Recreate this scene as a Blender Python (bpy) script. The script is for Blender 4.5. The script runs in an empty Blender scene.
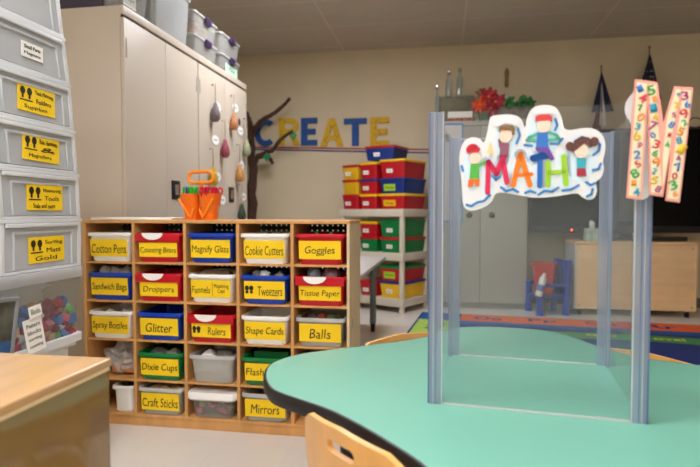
import bpy, bmesh, math, random
from mathutils import Vector, Matrix, noise
random.seed(7)
PI = math.pi
S = bpy.context.scene
COL = S.collection
def R(d): return math.radians(d)

# ------------------------------------------------------------------ materials
def lin(h):
    h = h.lstrip('#'); o = []
    for i in (0, 2, 4):
        c = int(h[i:i+2], 16) / 255
        o.append(c/12.92 if c <= .04045 else ((c+.055)/1.055)**2.4)
    return (*o, 1)
def scl(c, k): return (min(c[0]*k, 1), min(c[1]*k, 1), min(c[2]*k, 1), 1)
def newmat(name):
    m = bpy.data.materials.new(name); m.use_nodes = True
    nt = m.node_tree; nt.nodes.clear()
    return m, nt, nt.nodes.new('ShaderNodeOutputMaterial')
def noise_color(nt, c, var, scale, stretch=None):
    tc = nt.nodes.new('ShaderNodeTexCoord'); n = nt.nodes.new('ShaderNodeTexNoise')
    n.inputs['Scale'].default_value = scale; n.inputs['Detail'].default_value = 4
    if stretch:
        mp = nt.nodes.new('ShaderNodeMapping'); mp.inputs['Scale'].default_value = stretch
        nt.links.new(tc.outputs['Object'], mp.inputs['Vector']); nt.links.new(mp.outputs['Vector'], n.inputs['Vector'])
    else: nt.links.new(tc.outputs['Object'], n.inputs['Vector'])
    r = nt.nodes.new('ShaderNodeValToRGB')
    r.color_ramp.elements[0].position = .3; r.color_ramp.elements[1].position = .7
    r.color_ramp.elements[0].color = scl(c, 1-var); r.color_ramp.elements[1].color = scl(c, 1+var)
    nt.links.new(n.outputs['Fac'], r.inputs['Fac'])
    return r.outputs['Color'], n.outputs['Fac']
def mat(name, h, rough=.5, var=.05, scale=9, metal=0, bump=0, spec=.5, coat=0, stretch=None):
    m, nt, out = newmat(name)
    p = nt.nodes.new('ShaderNodeBsdfPrincipled')
    p.inputs['Roughness'].default_value = rough; p.inputs['Metallic'].default_value = metal
    p.inputs['Specular IOR Level'].default_value = spec; p.inputs['Coat Weight'].default_value = coat
    col, fac = noise_color(nt, lin(h), var, scale, stretch)
    nt.links.new(col, p.inputs['Base Color'])
    if bump:
        b = nt.nodes.new('ShaderNodeBump'); b.inputs['Strength'].default_value = bump; b.inputs['Distance'].default_value = .01
        nt.links.new(fac, b.inputs['Height']); nt.links.new(b.outputs['Normal'], p.inputs['Normal'])
    nt.links.new(p.outputs['BSDF'], out.inputs['Surface'])
    return m
def clear(name, h, alpha, rough=.25, tint='f4f6f6', var=.05):
    m, nt, out = newmat(name)
    p = nt.nodes.new('ShaderNodeBsdfPrincipled'); p.inputs['Roughness'].default_value = rough
    col, fac = noise_color(nt, lin(h), var, 6); nt.links.new(col, p.inputs['Base Color'])
    t = nt.nodes.new('ShaderNodeBsdfTransparent'); t.inputs['Color'].default_value = lin(tint)
    mx = nt.nodes.new('ShaderNodeMixShader'); mx.inputs['Fac'].default_value = alpha
    nt.links.new(t.outputs[0], mx.inputs[1]); nt.links.new(p.outputs[0], mx.inputs[2])
    nt.links.new(mx.outputs[0], out.inputs['Surface'])
    return m
def acrylic(name, haze, tint, haze_col='e8ecf2', gloss=1.0):
    m, nt, out = newmat(name)
    t = nt.nodes.new('ShaderNodeBsdfTransparent'); t.inputs['Color'].default_value = lin(tint)
    d0 = nt.nodes.new('ShaderNodeBsdfDiffuse'); d0.inputs['Color'].default_value = lin(haze_col)
    d1 = nt.nodes.new('ShaderNodeBsdfTranslucent'); d1.inputs['Color'].default_value = lin(haze_col)
    d = nt.nodes.new('ShaderNodeMixShader'); nt.links.new(d0.outputs[0], d.inputs[1]); nt.links.new(d1.outputs[0], d.inputs[2])
    g = nt.nodes.new('ShaderNodeBsdfGlossy'); g.inputs['Roughness'].default_value = .04
    f = nt.nodes.new('ShaderNodeFresnel'); f.inputs['IOR'].default_value = 1.3
    mm = nt.nodes.new('ShaderNodeMath'); mm.operation = 'MULTIPLY'; mm.inputs[1].default_value = gloss
    ge = nt.nodes.new('ShaderNodeNewGeometry'); iv = nt.nodes.new('ShaderNodeMath'); iv.operation = 'SUBTRACT'; iv.inputs[0].default_value = 1
    m2 = nt.nodes.new('ShaderNodeMath'); m2.operation = 'MULTIPLY'
    nt.links.new(ge.outputs['Backfacing'], iv.inputs[1]); nt.links.new(f.outputs[0], m2.inputs[0]); nt.links.new(iv.outputs[0], m2.inputs[1])
    nt.links.new(m2.outputs[0], mm.inputs[0])
    a = nt.nodes.new('ShaderNodeMixShader'); a.inputs['Fac'].default_value = haze
    b = nt.nodes.new('ShaderNodeMixShader')
    nt.links.new(t.outputs[0], a.inputs[1]); nt.links.new(d.outputs[0], a.inputs[2])
    nt.links.new(mm.outputs[0], b.inputs['Fac']); nt.links.new(a.outputs[0], b.inputs[1]); nt.links.new(g.outputs[0], b.inputs[2])
    nt.links.new(b.outputs[0], out.inputs['Surface'])
    return m
def emit(name, h, s):
    m, nt, out = newmat(name)
    e = nt.nodes.new('ShaderNodeEmission'); e.inputs['Color'].default_value = lin(h); e.inputs['Strength'].default_value = s
    nt.links.new(e.outputs[0], out.inputs['Surface']); return m
def brickmat(name, h, hm, w, hh, rough, mortar=.004, offset=0.0, axes='XY', shift=(0, 0, 0), var=.03, coat=0, spec=.5):
    m, nt, out = newmat(name)
    p = nt.nodes.new('ShaderNodeBsdfPrincipled'); p.inputs['Roughness'].default_value = rough
    p.inputs['Coat Weight'].default_value = coat; p.inputs['Specular IOR Level'].default_value = spec
    tc = nt.nodes.new('ShaderNodeTexCoord'); mp = nt.nodes.new('ShaderNodeMapping'); mp.inputs['Location'].default_value = shift
    b = nt.nodes.new('ShaderNodeTexBrick'); b.offset = offset; b.squash = 1
    b.inputs['Scale'].default_value = 1; b.inputs['Brick Width'].default_value = w; b.inputs['Row Height'].default_value = hh
    b.inputs['Mortar Size'].default_value = mortar; b.inputs['Mortar Smooth'].default_value = .3
    c = lin(h); b.inputs['Color1'].default_value = scl(c, 1-var); b.inputs['Color2'].default_value = scl(c, 1+var); b.inputs['Mortar'].default_value = lin(hm)
    nt.links.new(tc.outputs['Object'], mp.inputs['Vector']); nt.links.new(mp.outputs['Vector'], b.inputs['Vector'])
    n = nt.nodes.new('ShaderNodeTexNoise'); n.inputs['Scale'].default_value = 5; n.inputs['Detail'].default_value = 6
    nt.links.new(tc.outputs['Object'], n.inputs['Vector'])
    mx = nt.nodes.new('ShaderNodeMix'); mx.data_type = 'RGBA'; mx.blend_type = 'OVERLAY'; mx.inputs['Factor'].default_value = .12
    nt.links.new(b.outputs['Color'], mx.inputs['A']); nt.links.new(n.outputs['Color'], mx.inputs['B'])
    hs = nt.nodes.new('ShaderNodeHueSaturation'); hs.inputs['Saturation'].default_value = .95
    nt.links.new(mx.outputs['Result'], hs.inputs['Color'])
    nt.links.new(hs.outputs['Color'], p.inputs['Base Color']); nt.links.new(p.outputs[0], out.inputs['Surface'])
    return m
def pegmat():
    # black board with a regular grid of pale holes
    m, nt, out = newmat('black pegboard'); N = nt.nodes.new; L = nt.links.new
    p = N('ShaderNodeBsdfPrincipled'); p.inputs['Roughness'].default_value = .6
    tc = N('ShaderNodeTexCoord'); sp = N('ShaderNodeSeparateXYZ'); L(tc.outputs['Object'], sp.inputs[0])
    ds = []
    for ax in ('X', 'Z'):
        a = N('ShaderNodeMath'); a.operation = 'MODULO'; ad = N('ShaderNodeMath'); ad.operation = 'ADD'; ad.inputs[1].default_value = 10
        L(sp.outputs[ax], ad.inputs[0]); L(ad.outputs[0], a.inputs[0]); a.inputs[1].default_value = .0254
        s = N('ShaderNodeMath'); s.operation = 'SUBTRACT'; L(a.outputs[0], s.inputs[0]); s.inputs[1].default_value = .0127
        q = N('ShaderNodeMath'); q.operation = 'POWER'; ab = N('ShaderNodeMath'); ab.operation = 'ABSOLUTE'
        L(s.outputs[0], ab.inputs[0]); L(ab.outputs[0], q.inputs[0]); q.inputs[1].default_value = 2; ds.append(q)
    su = N('ShaderNodeMath'); su.operation = 'ADD'; L(ds[0].outputs[0], su.inputs[0]); L(ds[1].outputs[0], su.inputs[1])
    lt = N('ShaderNodeMath'); lt.operation = 'LESS_THAN'; L(su.outputs[0], lt.inputs[0]); lt.inputs[1].default_value = .0046**2
    p.inputs['Base Color'].default_value = lin('1c1512'); tr = N('ShaderNodeBsdfTransparent'); ms_ = N('ShaderNodeMixShader')
    L(lt.outputs[0], ms_.inputs['Fac']); L(p.outputs[0], ms_.inputs[1]); L(tr.outputs[0], ms_.inputs[2]); L(ms_.outputs[0], out.inputs['Surface'])
    return m

M = dict(
    wall=mat('cream wall paint', 'd6c8ac', .75, .025, 3),
    ceil=brickmat('acoustic ceiling tile', 'c4b9ab', 'd4cbbf', 1.285, .64, .9, .008, shift=(1.09, -.12, 0), var=.02),
    floor=brickmat('pale floor tile', 'e1dad2', 'dad3ca', .305, .305, .28, .0012, var=.02),
    base=mat('grey vinyl base', '6d675f', .6),
    wood=mat('cubby oak', 'd09a5c', .45, .14, 5, stretch=(3, 3, .6)),
    woodp=mat('pale side panel', 'd3bd97', .5, .07, 6, stretch=(6, 6, .6)),
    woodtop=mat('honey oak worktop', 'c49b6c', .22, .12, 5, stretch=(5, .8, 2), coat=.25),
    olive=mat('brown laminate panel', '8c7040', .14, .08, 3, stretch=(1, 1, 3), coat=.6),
    birch=mat('birch veneer', 'f0cc9c', .45, .07, 5, stretch=(.7, 3, 3)),
    ply=mat('maple plywood', 'e8b068', .35, .07, 6, stretch=(5, 5, .7), coat=.15),
    plyedge=mat('pale plywood edge', 'f3d9a8', .45),
    peg=pegmat(),
    cab=mat('putty steel', 'bfb3a3', .42, .02, 2),
    cabb=mat('grey steel', 'a9a59c', .4, .02, 2),
    dark=mat('dark gap', '241e1a', .7), black=mat('black plastic', '17161a', .4, .1), blackr=mat('black rubber', '1a191b', .45, .08),
    screen=mat('dark screen glass', '0a0a0a', .16, .05, spec=.1), grey=mat('grey plastic', '8d8f92', .45),
    steel=mat('brushed steel', 'b9bcc0', .3, .05, metal=1), white=mat('white plastic', 'f7f5f0', .35, .02),
    whitepaper=mat('white paper', 'f2f0ea', .7, .02), card=mat('white card', 'dfe0e3', .3, .015),
    offw=mat('beige resin', 'cfc6b4', .5, .04), greytop=mat('light grey laminate', 'c6c3c1', .3, .04),
    yel=mat('yellow label paper', 'fbd20c', .6, .05, 5), ink=mat('black marker ink', '1b1a12', .6, .02), inkf=mat('grey ink', '6a675e', .6),
    red=mat('red plastic', 'c40a22', .35, .05), blue=mat('blue plastic', '0a3cab', .33, .06), green=mat('green plastic', '08783a', .35, .06),
    red2=mat('deep red plastic', 'b81020', .4, .05), blue2=mat('navy plastic', '10307e', .4, .05), yel2=mat('yellow plastic', 'eebc12', .4, .05),
    clearb=clear('clear bin plastic', 'ebe7df', .36, .2), clearl=clear('clear lid plastic', 'e4e2de', .5, .2),
    frost=clear('frosted drawer plastic', 'dfe2e5', .55, .25), frostf=clear('frosted frame plastic', 'e9ecee', .82, .3),
    bag=clear('crumpled clear bag', 'e6e0da', .4, .15), bagw=clear('milky bag', 'f6f8fa', .85, .3),
    greent=mat('seafoam laminate', '78b9a4', .24, .025, 3, coat=.12),
    orange=mat('orange plastic', 'f57512', .35, .05), purple=mat('purple latch plastic', '2f1a42', .4),
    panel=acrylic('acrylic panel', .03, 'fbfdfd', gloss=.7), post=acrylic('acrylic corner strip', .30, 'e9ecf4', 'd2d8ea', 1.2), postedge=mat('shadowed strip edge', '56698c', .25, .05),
    bark=mat('dark bark', '4a3126', .85, .3, 25, bump=.8), leaf=mat('leaf green', '2f7d3e', .6, .25, 20),
    boxglass=acrylic('thin clear box plastic', .07, 'f0f2f0', 'e2e4e2'),
    glass=acrylic('clear bottle glass', .34, 'dfe4e2', 'dfe3e2', 2.0),
    light=emit('lit diffuser', 'fafaff', 19.0),
    tagw=mat('tag paper', 'f4f4f4', .6), chrome=mat('chrome', 'd8d8d8', .15, metal=1),
)
def cm(h, rough=.5, var=.05):
    k = 'c_' + h + str(rough)
    if k not in M: M[k] = mat('colour ' + h, h, rough, var)
    return M[k]

# ------------------------------------------------------------------ mesh helpers
def bx(bm, x0, x1, y0, y1, z0, z1, mtx=None):
    r = bmesh.ops.create_cube(bm, size=1)
    m = Matrix.Translation(((x0+x1)/2, (y0+y1)/2, (z0+z1)/2)) @ Matrix.Diagonal((abs(x1-x0), abs(y1-y0), abs(z1-z0), 1))
    bmesh.ops.transform(bm, matrix=(mtx @ m) if mtx else m, verts=r['verts']); return r['verts']
def rr(w, d, r, z, n=4, cx=0, cy=0):
    r = min(r, w/2-1e-4, d/2-1e-4); o = []
    for sx, sy, a0 in ((1, 1, 0), (-1, 1, 90), (-1, -1, 180), (1, -1, 270)):
        for k in range(n+1):
            a = R(a0+90*k/n); o.append(Vector((cx+sx*(w/2-r)+r*math.cos(a), cy+sy*(d/2-r)+r*math.sin(a), z)))
    return o
def rings(bm, rs, cap0=True, cap1=True, loop=False):
    vs = [[bm.verts.new(p) for p in r] for r in rs]
    n = len(vs[0]); pairs = list(zip(vs, vs[1:])) + ([(vs[-1], vs[0])] if loop else [])
    for a, b in pairs:
        for i in range(n): bm.faces.new((a[i], a[(i+1) % n], b[(i+1) % n], b[i]))
    if cap0 and not loop: bm.faces.new(vs[0][::-1])
    if cap1 and not loop: bm.faces.new(vs[-1])
def prism(bm, pts, y0, y1):
    """polygon in x,z extruded along y"""
    a = [bm.verts.new((p[0], y0, p[1])) for p in pts]; b = [bm.verts.new((p[0], y1, p[1])) for p in pts]
    n = len(pts); bm.faces.new(a); bm.faces.new(b[::-1])
    for i in range(n): bm.faces.new((a[i], b[i], b[(i+1) % n], a[(i+1) % n]))
def prismz(bm, pts, z0, z1):
    a = [bm.verts.new((p[0], p[1], z0)) for p in pts]; b = [bm.verts.new((p[0], p[1], z1)) for p in pts]
    n = len(pts); bm.faces.new(a[::-1]); bm.faces.new(b)
    for i in range(n): bm.faces.new((a[i], a[(i+1) % n], b[(i+1) % n], b[i]))
def tube(bm, pts, rad, n=10, closed=False, wob=0):
    pts = [Vector(p) for p in pts]; rad = rad if isinstance(rad, (list, tuple)) else [rad]*len(pts)
    rs = []; up = Vector((0, 0, 1)); N = len(pts); prev = None
    for i, p in enumerate(pts):
        t = (pts[(i+1) % N]-pts[i-1]) if closed else (pts[min(i+1, N-1)]-pts[max(i-1, 0)])
        t.normalize()
        if prev is None:
            u = t.cross(up)
            if u.length < .2: u = t.cross(Vector((1, 0, 0)))
        else: u = prev - t*prev.dot(t)
        u.normalize(); prev = u; v = t.cross(u)
        ring = []
        for k in range(n):
            a = 2*PI*k/n; rr_ = rad[i]
            if wob: rr_ *= 1+wob*noise.noise(Vector((i*.9, k*1.7, 3.1)))
            ring.append(p+u*math.cos(a)*rr_+v*math.sin(a)*rr_)
        rs.append(ring)
    rings(bm, rs, loop=closed)
def lathe(bm, prof, n=20, cx=0, cy=0):
    rings(bm, [[Vector((cx+r*math.cos(2*PI*k/n), cy+r*math.sin(2*PI*k/n), z)) for k in range(n)] for r, z in prof])
def ell(cx, cy, rx, ry, n=20, a0=0, a1=360):
    return [(cx+rx*math.cos(R(a0+(a1-a0)*k/n)), cy+ry*math.sin(R(a0+(a1-a0)*k/n))) for k in range(n if a1-a0 == 360 else n+1)]
def capsule(p, q, r, n=6):
    a = math.degrees(math.atan2(q[1]-p[1], q[0]-p[0]))
    return ell(q[0], q[1], r, r, n, a-90, a+90) + ell(p[0], p[1], r, r, n, a+90, a+270)
def smooth_loop(pts, k=6):
    o = []; n = len(pts)
    for i in range(n):
        p0, p1, p2, p3 = [Vector(pts[(i+j) % n]) for j in (-1, 0, 1, 2)]
        for s in range(k):
            t = s/k
            o.append(.5*((2*p1)+(-p0+p2)*t+(2*p0-5*p1+4*p2-p3)*t*t+(-p0+3*p1-3*p2+p3)*t**3))
    return o
def obj(name, bm, m, parent=None, loc=(0, 0, 0), rot=(0, 0, 0), bev=0, smooth=False, seg=2):
    if bev: bmesh.ops.bevel(bm, geom=bm.edges[:], offset=bev, segments=seg, affect='EDGES', profile=.6)
    bmesh.ops.recalc_face_normals(bm, faces=bm.faces[:])
    me = bpy.data.meshes.new(name); bm.to_mesh(me); bm.free()
    me.materials.append(m)
    if smooth or bev:
        for p in me.polygons: p.use_smooth = True
        me.set_sharp_from_angle(angle=R(35))
    o = bpy.data.objects.new(name, me); COL.objects.link(o)
    o.location = loc; o.rotation_euler = rot
    if parent: o.parent = parent
    return o
def BM(): return bmesh.new()
def box(name, x0, x1, y0, y1, z0, z1, m, parent=None, bev=.003, **k):
    bm = BM(); bx(bm, x0, x1, y0, y1, z0, z1); return obj(name, bm, m, parent, bev=bev, **k)
def tag(o, label, cat, group=None):
    o['label'] = label; o['category'] = cat
    if group: o['group'] = group
    return o
def thing(name, label, cat, loc=(0, 0, 0), rotz=0, group=None):
    o = bpy.data.objects.new(name, None); COL.objects.link(o); o.empty_display_size = .05
    o.location = loc; o.rotation_euler = (0, 0, rotz); return tag(o, label, cat, group)
def struct(name, bm, m, **k):
    o = obj(name, bm, m, **k); o['kind'] = 'structure'; return o
def copy_tree(o, parent=None):
    c = o.copy(); COL.objects.link(c)
    if parent: c.parent = parent
    for ch in list(o.children): copy_tree(ch, c)
    return c
def text(s, w, h, m, parent, loc, rot=(0, 0, 0), name='lettering', bold=.0, shear=.0, jit=0, th=.0008):
    """lettering fitted to w x h, standing in the x-z plane and facing -y"""
    cu = bpy.data.curves.new('t', 'FONT'); cu.body = s; cu.align_x = 'CENTER'; cu.offset = bold; cu.resolution_u = 3
    cu.shear = shear; cu.space_line = .85
    to = bpy.data.objects.new('t', cu); COL.objects.link(to)
    dg = bpy.context.evaluated_depsgraph_get(); dg.update()
    me = bpy.data.meshes.new_from_object(to.evaluated_get(dg)); bpy.data.objects.remove(to); bpy.data.curves.remove(cu)
    xs = [v.co.x for v in me.vertices]; ys = [v.co.y for v in me.vertices]
    cx, cy = (max(xs)+min(xs))/2, (max(ys)+min(ys))/2; kx, ky = w/max(max(xs)-min(xs), 1e-5), h/max(max(ys)-min(ys), 1e-5)
    for v in me.vertices:
        x, y = (v.co.x-cx)*kx, (v.co.y-cy)*ky
        if jit: y += jit*math.sin(x*130+len(s)); x += jit*.5*math.sin(y*170+x*60)
        v.co = (x, 0, y)
    bm = BM(); bm.from_mesh(me); bpy.data.meshes.remove(me)
    r = bmesh.ops.extrude_face_region(bm, geom=bm.faces[:])
    bmesh.ops.translate(bm, vec=(0, -th, 0), verts=[g for g in r['geom'] if isinstance(g, bmesh.types.BMVert)])
    return obj(name, bm, m, parent, loc, rot)
def lump(name, size, m, parent=None, loc=(0, 0, 0), seed=0, amp=.35, f=1.6, sub=3, rot=(0, 0, 0)):
    bm = BM(); bmesh.ops.create_icosphere(bm, subdivisions=sub, radius=1)
    for v in bm.verts:
        d = 1+amp*noise.noise(v.co*f+Vector((seed*7.3, seed*1.1, 0)))+amp*.5*noise.noise(v.co*f*2.7+Vector((0, seed*3.3, 1)))
        v.co = Vector((v.co.x*size[0], v.co.y*size[1], max(v.co.z*d, -.85)*size[2])) if abs(d) < 0 else Vector((v.co.x*d*size[0], v.co.y*d*size[1], max(v.co.z*d, -.8)*size[2]))
        v.co.z += .8*size[2]
    return obj(name, bm, m, parent, loc, rot, smooth=True)

# ------------------------------------------------------------------ camera, world, render look
cam = bpy.data.cameras.new('camera'); co = bpy.data.objects.new('camera', cam); COL.objects.link(co)
co.location = (0, 0, .97); co.rotation_euler = (R(90-2.2), 0, R(9.6)); cam.lens = 28; cam.sensor_width = 36
cam.clip_start = .02; cam.dof.use_dof = True; cam.dof.focus_distance = 1.6; cam.dof.aperture_fstop = 3.5
S.camera = co
S.view_settings.view_transform = 'Standard'; S.view_settings.look = 'None'; S.view_settings.gamma = 1
S.view_settings.use_curve_mapping = False; S.view_settings.exposure = 0.32
S.cycles.max_bounces = 10; S.cycles.transparent_max_bounces = 40; S.cycles.diffuse_bounces = 5
w = bpy.data.worlds.new('world'); S.world = w; w.use_nodes = True
w.node_tree.nodes['Background'].inputs[0].default_value = (.5, .45, .4, 1); w.node_tree.nodes['Background'].inputs[1].default_value = .15

# ------------------------------------------------------------------ the room
X0, X1, Y0, Y1, H = -2.4, 3.4, -2.6, 6.05, 2.77
def slab(name, *a, m): bm = BM(); bx(bm, *a); return struct(name, bm, m)
slab('floor', X0-.1, X1+.1, Y0-.1, Y1+.1, -.1, 0, m=M['floor'])
slab('ceiling', X0-.1, X1+.1, Y0-.1, Y1+.1, H, H+.1, m=M['ceil'])
slab('wall_back', X0-.1, X1+.1, Y1, Y1+.1, 0, H, m=M['wall'])
slab('wall_left', X0-.1, X0, Y0, Y1, 0, H, m=M['wall'])
slab('wall_right', X1, X1+.1, Y0, Y1, 0, H, m=M['wall'])
slab('wall_front', X0-.1, X1+.1, Y0-.1, Y0, 0, H, m=M['wall'])
slab('baseboard_back', X0, X1, Y1-.01, Y1, 0, .1, m=M['base'])
k = 0
for ly, lx in ((-1.2, -.7), (-1.2, 1.9), (.55, -.7), (3.75, -.85)):
    row = {-1.2: 'behind the camera', .55: 'over the green table', 3.75: 'over the middle of the room'}[ly]
    t = thing('ceiling_light', 'flush white fluorescent ceiling panel %s on the %s side' % (row, 'left' if lx < 0 else 'right'), 'ceiling light', (lx, ly, H), 0, 'ceiling light panels')
    bm = BM()
    for a in ((-.61, .61, -.305, -.285), (-.61, .61, .285, .305), (-.61, -.59, -.285, .285), (.59, .61, -.285, .285)): bx(bm, *a, -.03, 0)
    obj('frame', bm, M['white'], t); box('diffuser', -.59, .59, -.285, .285, -.022, -.004, M['light'], t, bev=0)

# ------------------------------------------------------------------ the cubby unit
CX0, CW, CY, CD = -1.622, 1.247, 2.25, .30
PX = [-1.622, -1.372, -1.125, -.878, -.633, -.389]
SZ = [.936, .748, .572, .395, .213, .0545]
cub = thing('cubby_unit', 'oak cubby storage unit of five columns and five rows holding tubs', 'cubby shelf', (0, CY, 0))
box('top_panel', -1.622, -.382, 0, CD, .922, .937, M['wood'], cub)
box('bottom_panel', -1.607, -.394, 0, CD, .04, .054, M['wood'], cub)
box('plinth', -1.607, -.394, .004, CD, 0, .04, M['wood'], cub)
box('side_panel', -1.622, -1.607, 0, CD, 0, .922, M['wood'], cub)
sp = box('side_panel', -.395, -.382, 0, CD, 0, .922, M['woodp'], cub); sp['label'] = 'pale side panel facing the green table'
box('sticker', -.382, -.3815, .05, .085, .47, .51, cm('a59ab8'), sp, bev=0)
for x in PX[1:5]: box('divider', x-.007, x+.007, .002, CD-.01, .054, .922, M['wood'], cub, bev=.002)
for z in SZ[1:5]:
    for i in range(5):
        a = PX[i]+(.015 if i == 0 else .007); b = PX[i+1]-(.006 if i == 4 else .007)
        box('shelf', a, b, .004, CD-.01, z-.01, z, M['wood'], cub, bev=.0015)
box('back_panel', -1.607, -.395, CD-.01, CD, .04, .922, M['peg'], cub, bev=0)

# ------------------------------------------------------------------ tubs
def make_tub(label, cat, loc, bodym, rimm, txt=None, wt=.205, h=.125, d=.25, lab=(.19, .074, .006), scoop=False, group='tubs in the cubby unit', rotz=0, lid=None, extra=None, name='storage_tub', labm=None, icons=False, contents_r=None, tsize=None):
    t = thing(name, label, cat, loc, rotz, group)
    wb, db, th = wt*.9, d*.92, .003
    bm = BM()
    rings(bm, [rr(wb-.012, db-.012, .018, 0), rr(wb, db, .022, .008), rr(wt-.006, d-.006, .022, h-.012), rr(wt-.012, d-.012, .02, h-.012), rr(wb-2*th-.004, db-2*th-.004, .02, .006)])
    obj('body', bm, bodym, t, smooth=True)
    bm = BM()
    rings(bm, [rr(wt-.008, d-.008, .02, h-.014), rr(wt+.014, d+.014, .026, h-.016), rr(wt+.016, d+.016, .027, h-.010), rr(wt+.012, d+.012, .026, h-.001), rr(wt, d, .022, h), rr(wt-.012, d-.012, .018, h-.006)], loop=True)
    obj('rim', bm, rimm, t, smooth=True)
    ang = math.atan2((d-.006-db)/2, h-.02)
    if scoop:
        bm = BM(); prism(bm, ell(-.02, h-.001, .05, .03, 14, 180, 360), -.003, .001)
        obj('scoop_opening', bm, M['white'], t, (0, -(d/2+.0085), 0))
        bm = BM(); bx(bm, -wt/2, wt/2, -.0055, .004, h-.040, h-.008); obj('front_lip', bm, rimm, t, (0, -d/2, 0), bev=.002)
    if txt is not None:
        lw, lh, lz = lab; lz += .012
        yy = -(db/2 + (lz+lh/2)*math.tan(ang)) - .002
        bm = BM(); bx(bm, -lw/2, lw/2, -.0008, .0008, -lh/2, lh/2)
        l = obj('label', bm, labm or M['yel'], t, (0, yy, lz+lh/2), (ang, 0, 0))
        if icons:
            bm = BM()
            for ix in (-lw*.43, -lw*.32): prism(bm, ell(ix, lh*.1, .010, .012, 8), -.0006, 0); bx(bm, ix-.006, ix+.006, -.0006, 0, -lh*.2, -lh*.05)
            obj('picture', bm, M['ink'], l, (0, -.0008, 0))
        n = len(txt); ww, hh = tsize or (min(lw*.94, .0185*n), lh*.52)
        text(txt, ww*(.74 if icons else 1), hh, M['ink'], l, (lw*.14 if icons else 0, -.0009, -lh*.06), jit=.0012, shear=.12)
    return t
BX = [(PX[i]+PX[i+1])/2 for i in range(5)]
BX[0] += .008; BX[4] += .001
def cell(c, r): return (BX[c], CY+.118, SZ[r+1])
WH, RD, BL, GN, CL = M['white'], M['red'], M['blue'], M['green'], M['clearb']
tubs = [
 (0, 0, WH, WH, 'Cotton Pens', 'white tub labelled Cotton Pens, top left of the cubby', {}),
 (1, 0, RD, RD, 'Counting Bears', 'red scoop tub labelled Counting Bears in the top row', dict(scoop=True)),
 (2, 0, BL, BL, 'Magnify Glass', 'blue tub labelled Magnify Glass in the top row', {}),
 (3, 0, WH, WH, 'Cookie Cutters', 'white tub labelled Cookie Cutters in the top row', {}),
 (4, 0, RD, RD, 'Goggles', 'red tub labelled Goggles at the top right of the cubby', {}),
 (0, 1, BL, BL, 'Sandwich Bags', 'blue tub labelled Sandwich Bags under the Cotton Pens tub', {}),
 (1, 1, RD, RD, 'Droppers', 'red scoop tub labelled Droppers in the second row', dict(scoop=True)),
 (2, 1, WH, WH, 'Funnels | Cups', 'white tub labelled Funnels and Measuring Cups in the second row', dict(split=True)),
 (3, 1, BL, BL, 'Tweezers', 'blue tub labelled Tweezers with small picture on its label', dict(icons=True)),
 (4, 1, RD, RD, 'Tissue Paper', 'red scoop tub labelled Tissue Paper under the Goggles tub', dict(scoop=True)),
 (0, 2, WH, WH, 'Spray Bottles', 'white tub labelled Spray Bottles in the third row', {}),
 (1, 2, BL, BL, 'Glitter', 'blue tub labelled Glitter beside the Rulers tub', {}),
 (2, 2, RD, RD, 'Rulers', 'red scoop tub labelled Rulers with small picture', dict(scoop=True, icons=True)),
 (3, 2, WH, WH, 'Shape Cards', 'white tub labelled Shape Cards in the third row', {}),
 (4, 2, CL, M['clearl'], 'Balls', 'clear tub labelled Balls under the Tissue Paper tub', {}),
 (1, 3, GN, GN, 'Dixie Cups', 'green tub with cups label under the Glitter tub', {}),
 (2, 3, CL, M['clearl'], None, 'clear unlabelled tub under the Rulers tub', {}),
 (3, 3, GN, GN, 'Flashlights', 'green tub labelled Flashlights behind the tip of the green table', {}),
 (4, 3, CL, M['clearl'], None, 'clear tub mostly hidden behind the green table top', {}),
 (1, 4, CL, M['clearl'], 'Craft Sticks', 'clear tub labelled Craft Sticks in the bottom row', {}),
 (2, 4, clear('thin clear tub plastic', 'e6e2dc', .14, .2), None, None, 'clear tub with white lid in the bottom row', {}),
 (3, 4, CL, M['clearl'], 'Mirrors', 'clear tub labelled Mirrors at the bottom of the cubby', {}),
]
tubo = {}
for c, r, b, rm, tx, lb, o in tubs:
    o = dict(o); split = o.pop('split', False)
    hh = .132 if r == 0 else .127
    if (c, r) == (2, 4): hh = .098
    wide = (.212 if o.get('scoop') else .203)
    t = make_tub(lb, 'storage tub', cell(c, r), b, rm or M['clearl'], tx if not split else 'Funnels', wt=wide, h=hh, lab=(.182, .064 if o.get('scoop') else .078, .012),
                 tsize=(.085, .03) if split else None, **o)
    if c == 2 and r == 1:
        l = [x for x in t.children if x.name.startswith('label')][0]
        lt = [x for x in l.children][0]; lt.location.x = -.045
        bm = BM(); bx(bm, .008, .0095, -.0006, 0, -.03, .03); obj('divider_line', bm, M['ink'], l, (0, -.0009, 0))
        text('Measuring\nCups', .066, .046, M['ink'], l, (.05, -.0009, .0), jit=.001)
    tubo[(c, r)] = t
# white lid on the bottom-row tub
lt = tubo[(2, 4)]; bm = BM()
rings(bm, [rr(.226, .272, .03, .088), rr(.232, .278, .03, .092), rr(.232, .278, .03, .112), rr(.222, .268, .028, .120), rr(.2, .246, .02, .117)])
o = obj('lid', bm, M['white'], lt, smooth=True); o['label'] = 'snapped-on white lid'
# narrow white tub in the bottom-left cell with dark things inside
t = make_tub('narrow white tub half hidden behind the oak counter, bottom left cubby', 'storage tub', (-1.435, CY+.10, SZ[5]), WH, WH, None, wt=.098, h=.125, d=.2)
tag(lump('dark_bundle', (.034, .075, .030), M['blackr'], None, (-1.435, CY+.10, SZ[5]+.086), 3, .3), 'black crumpled bundle filling the narrow white tub', 'bundle')

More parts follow.
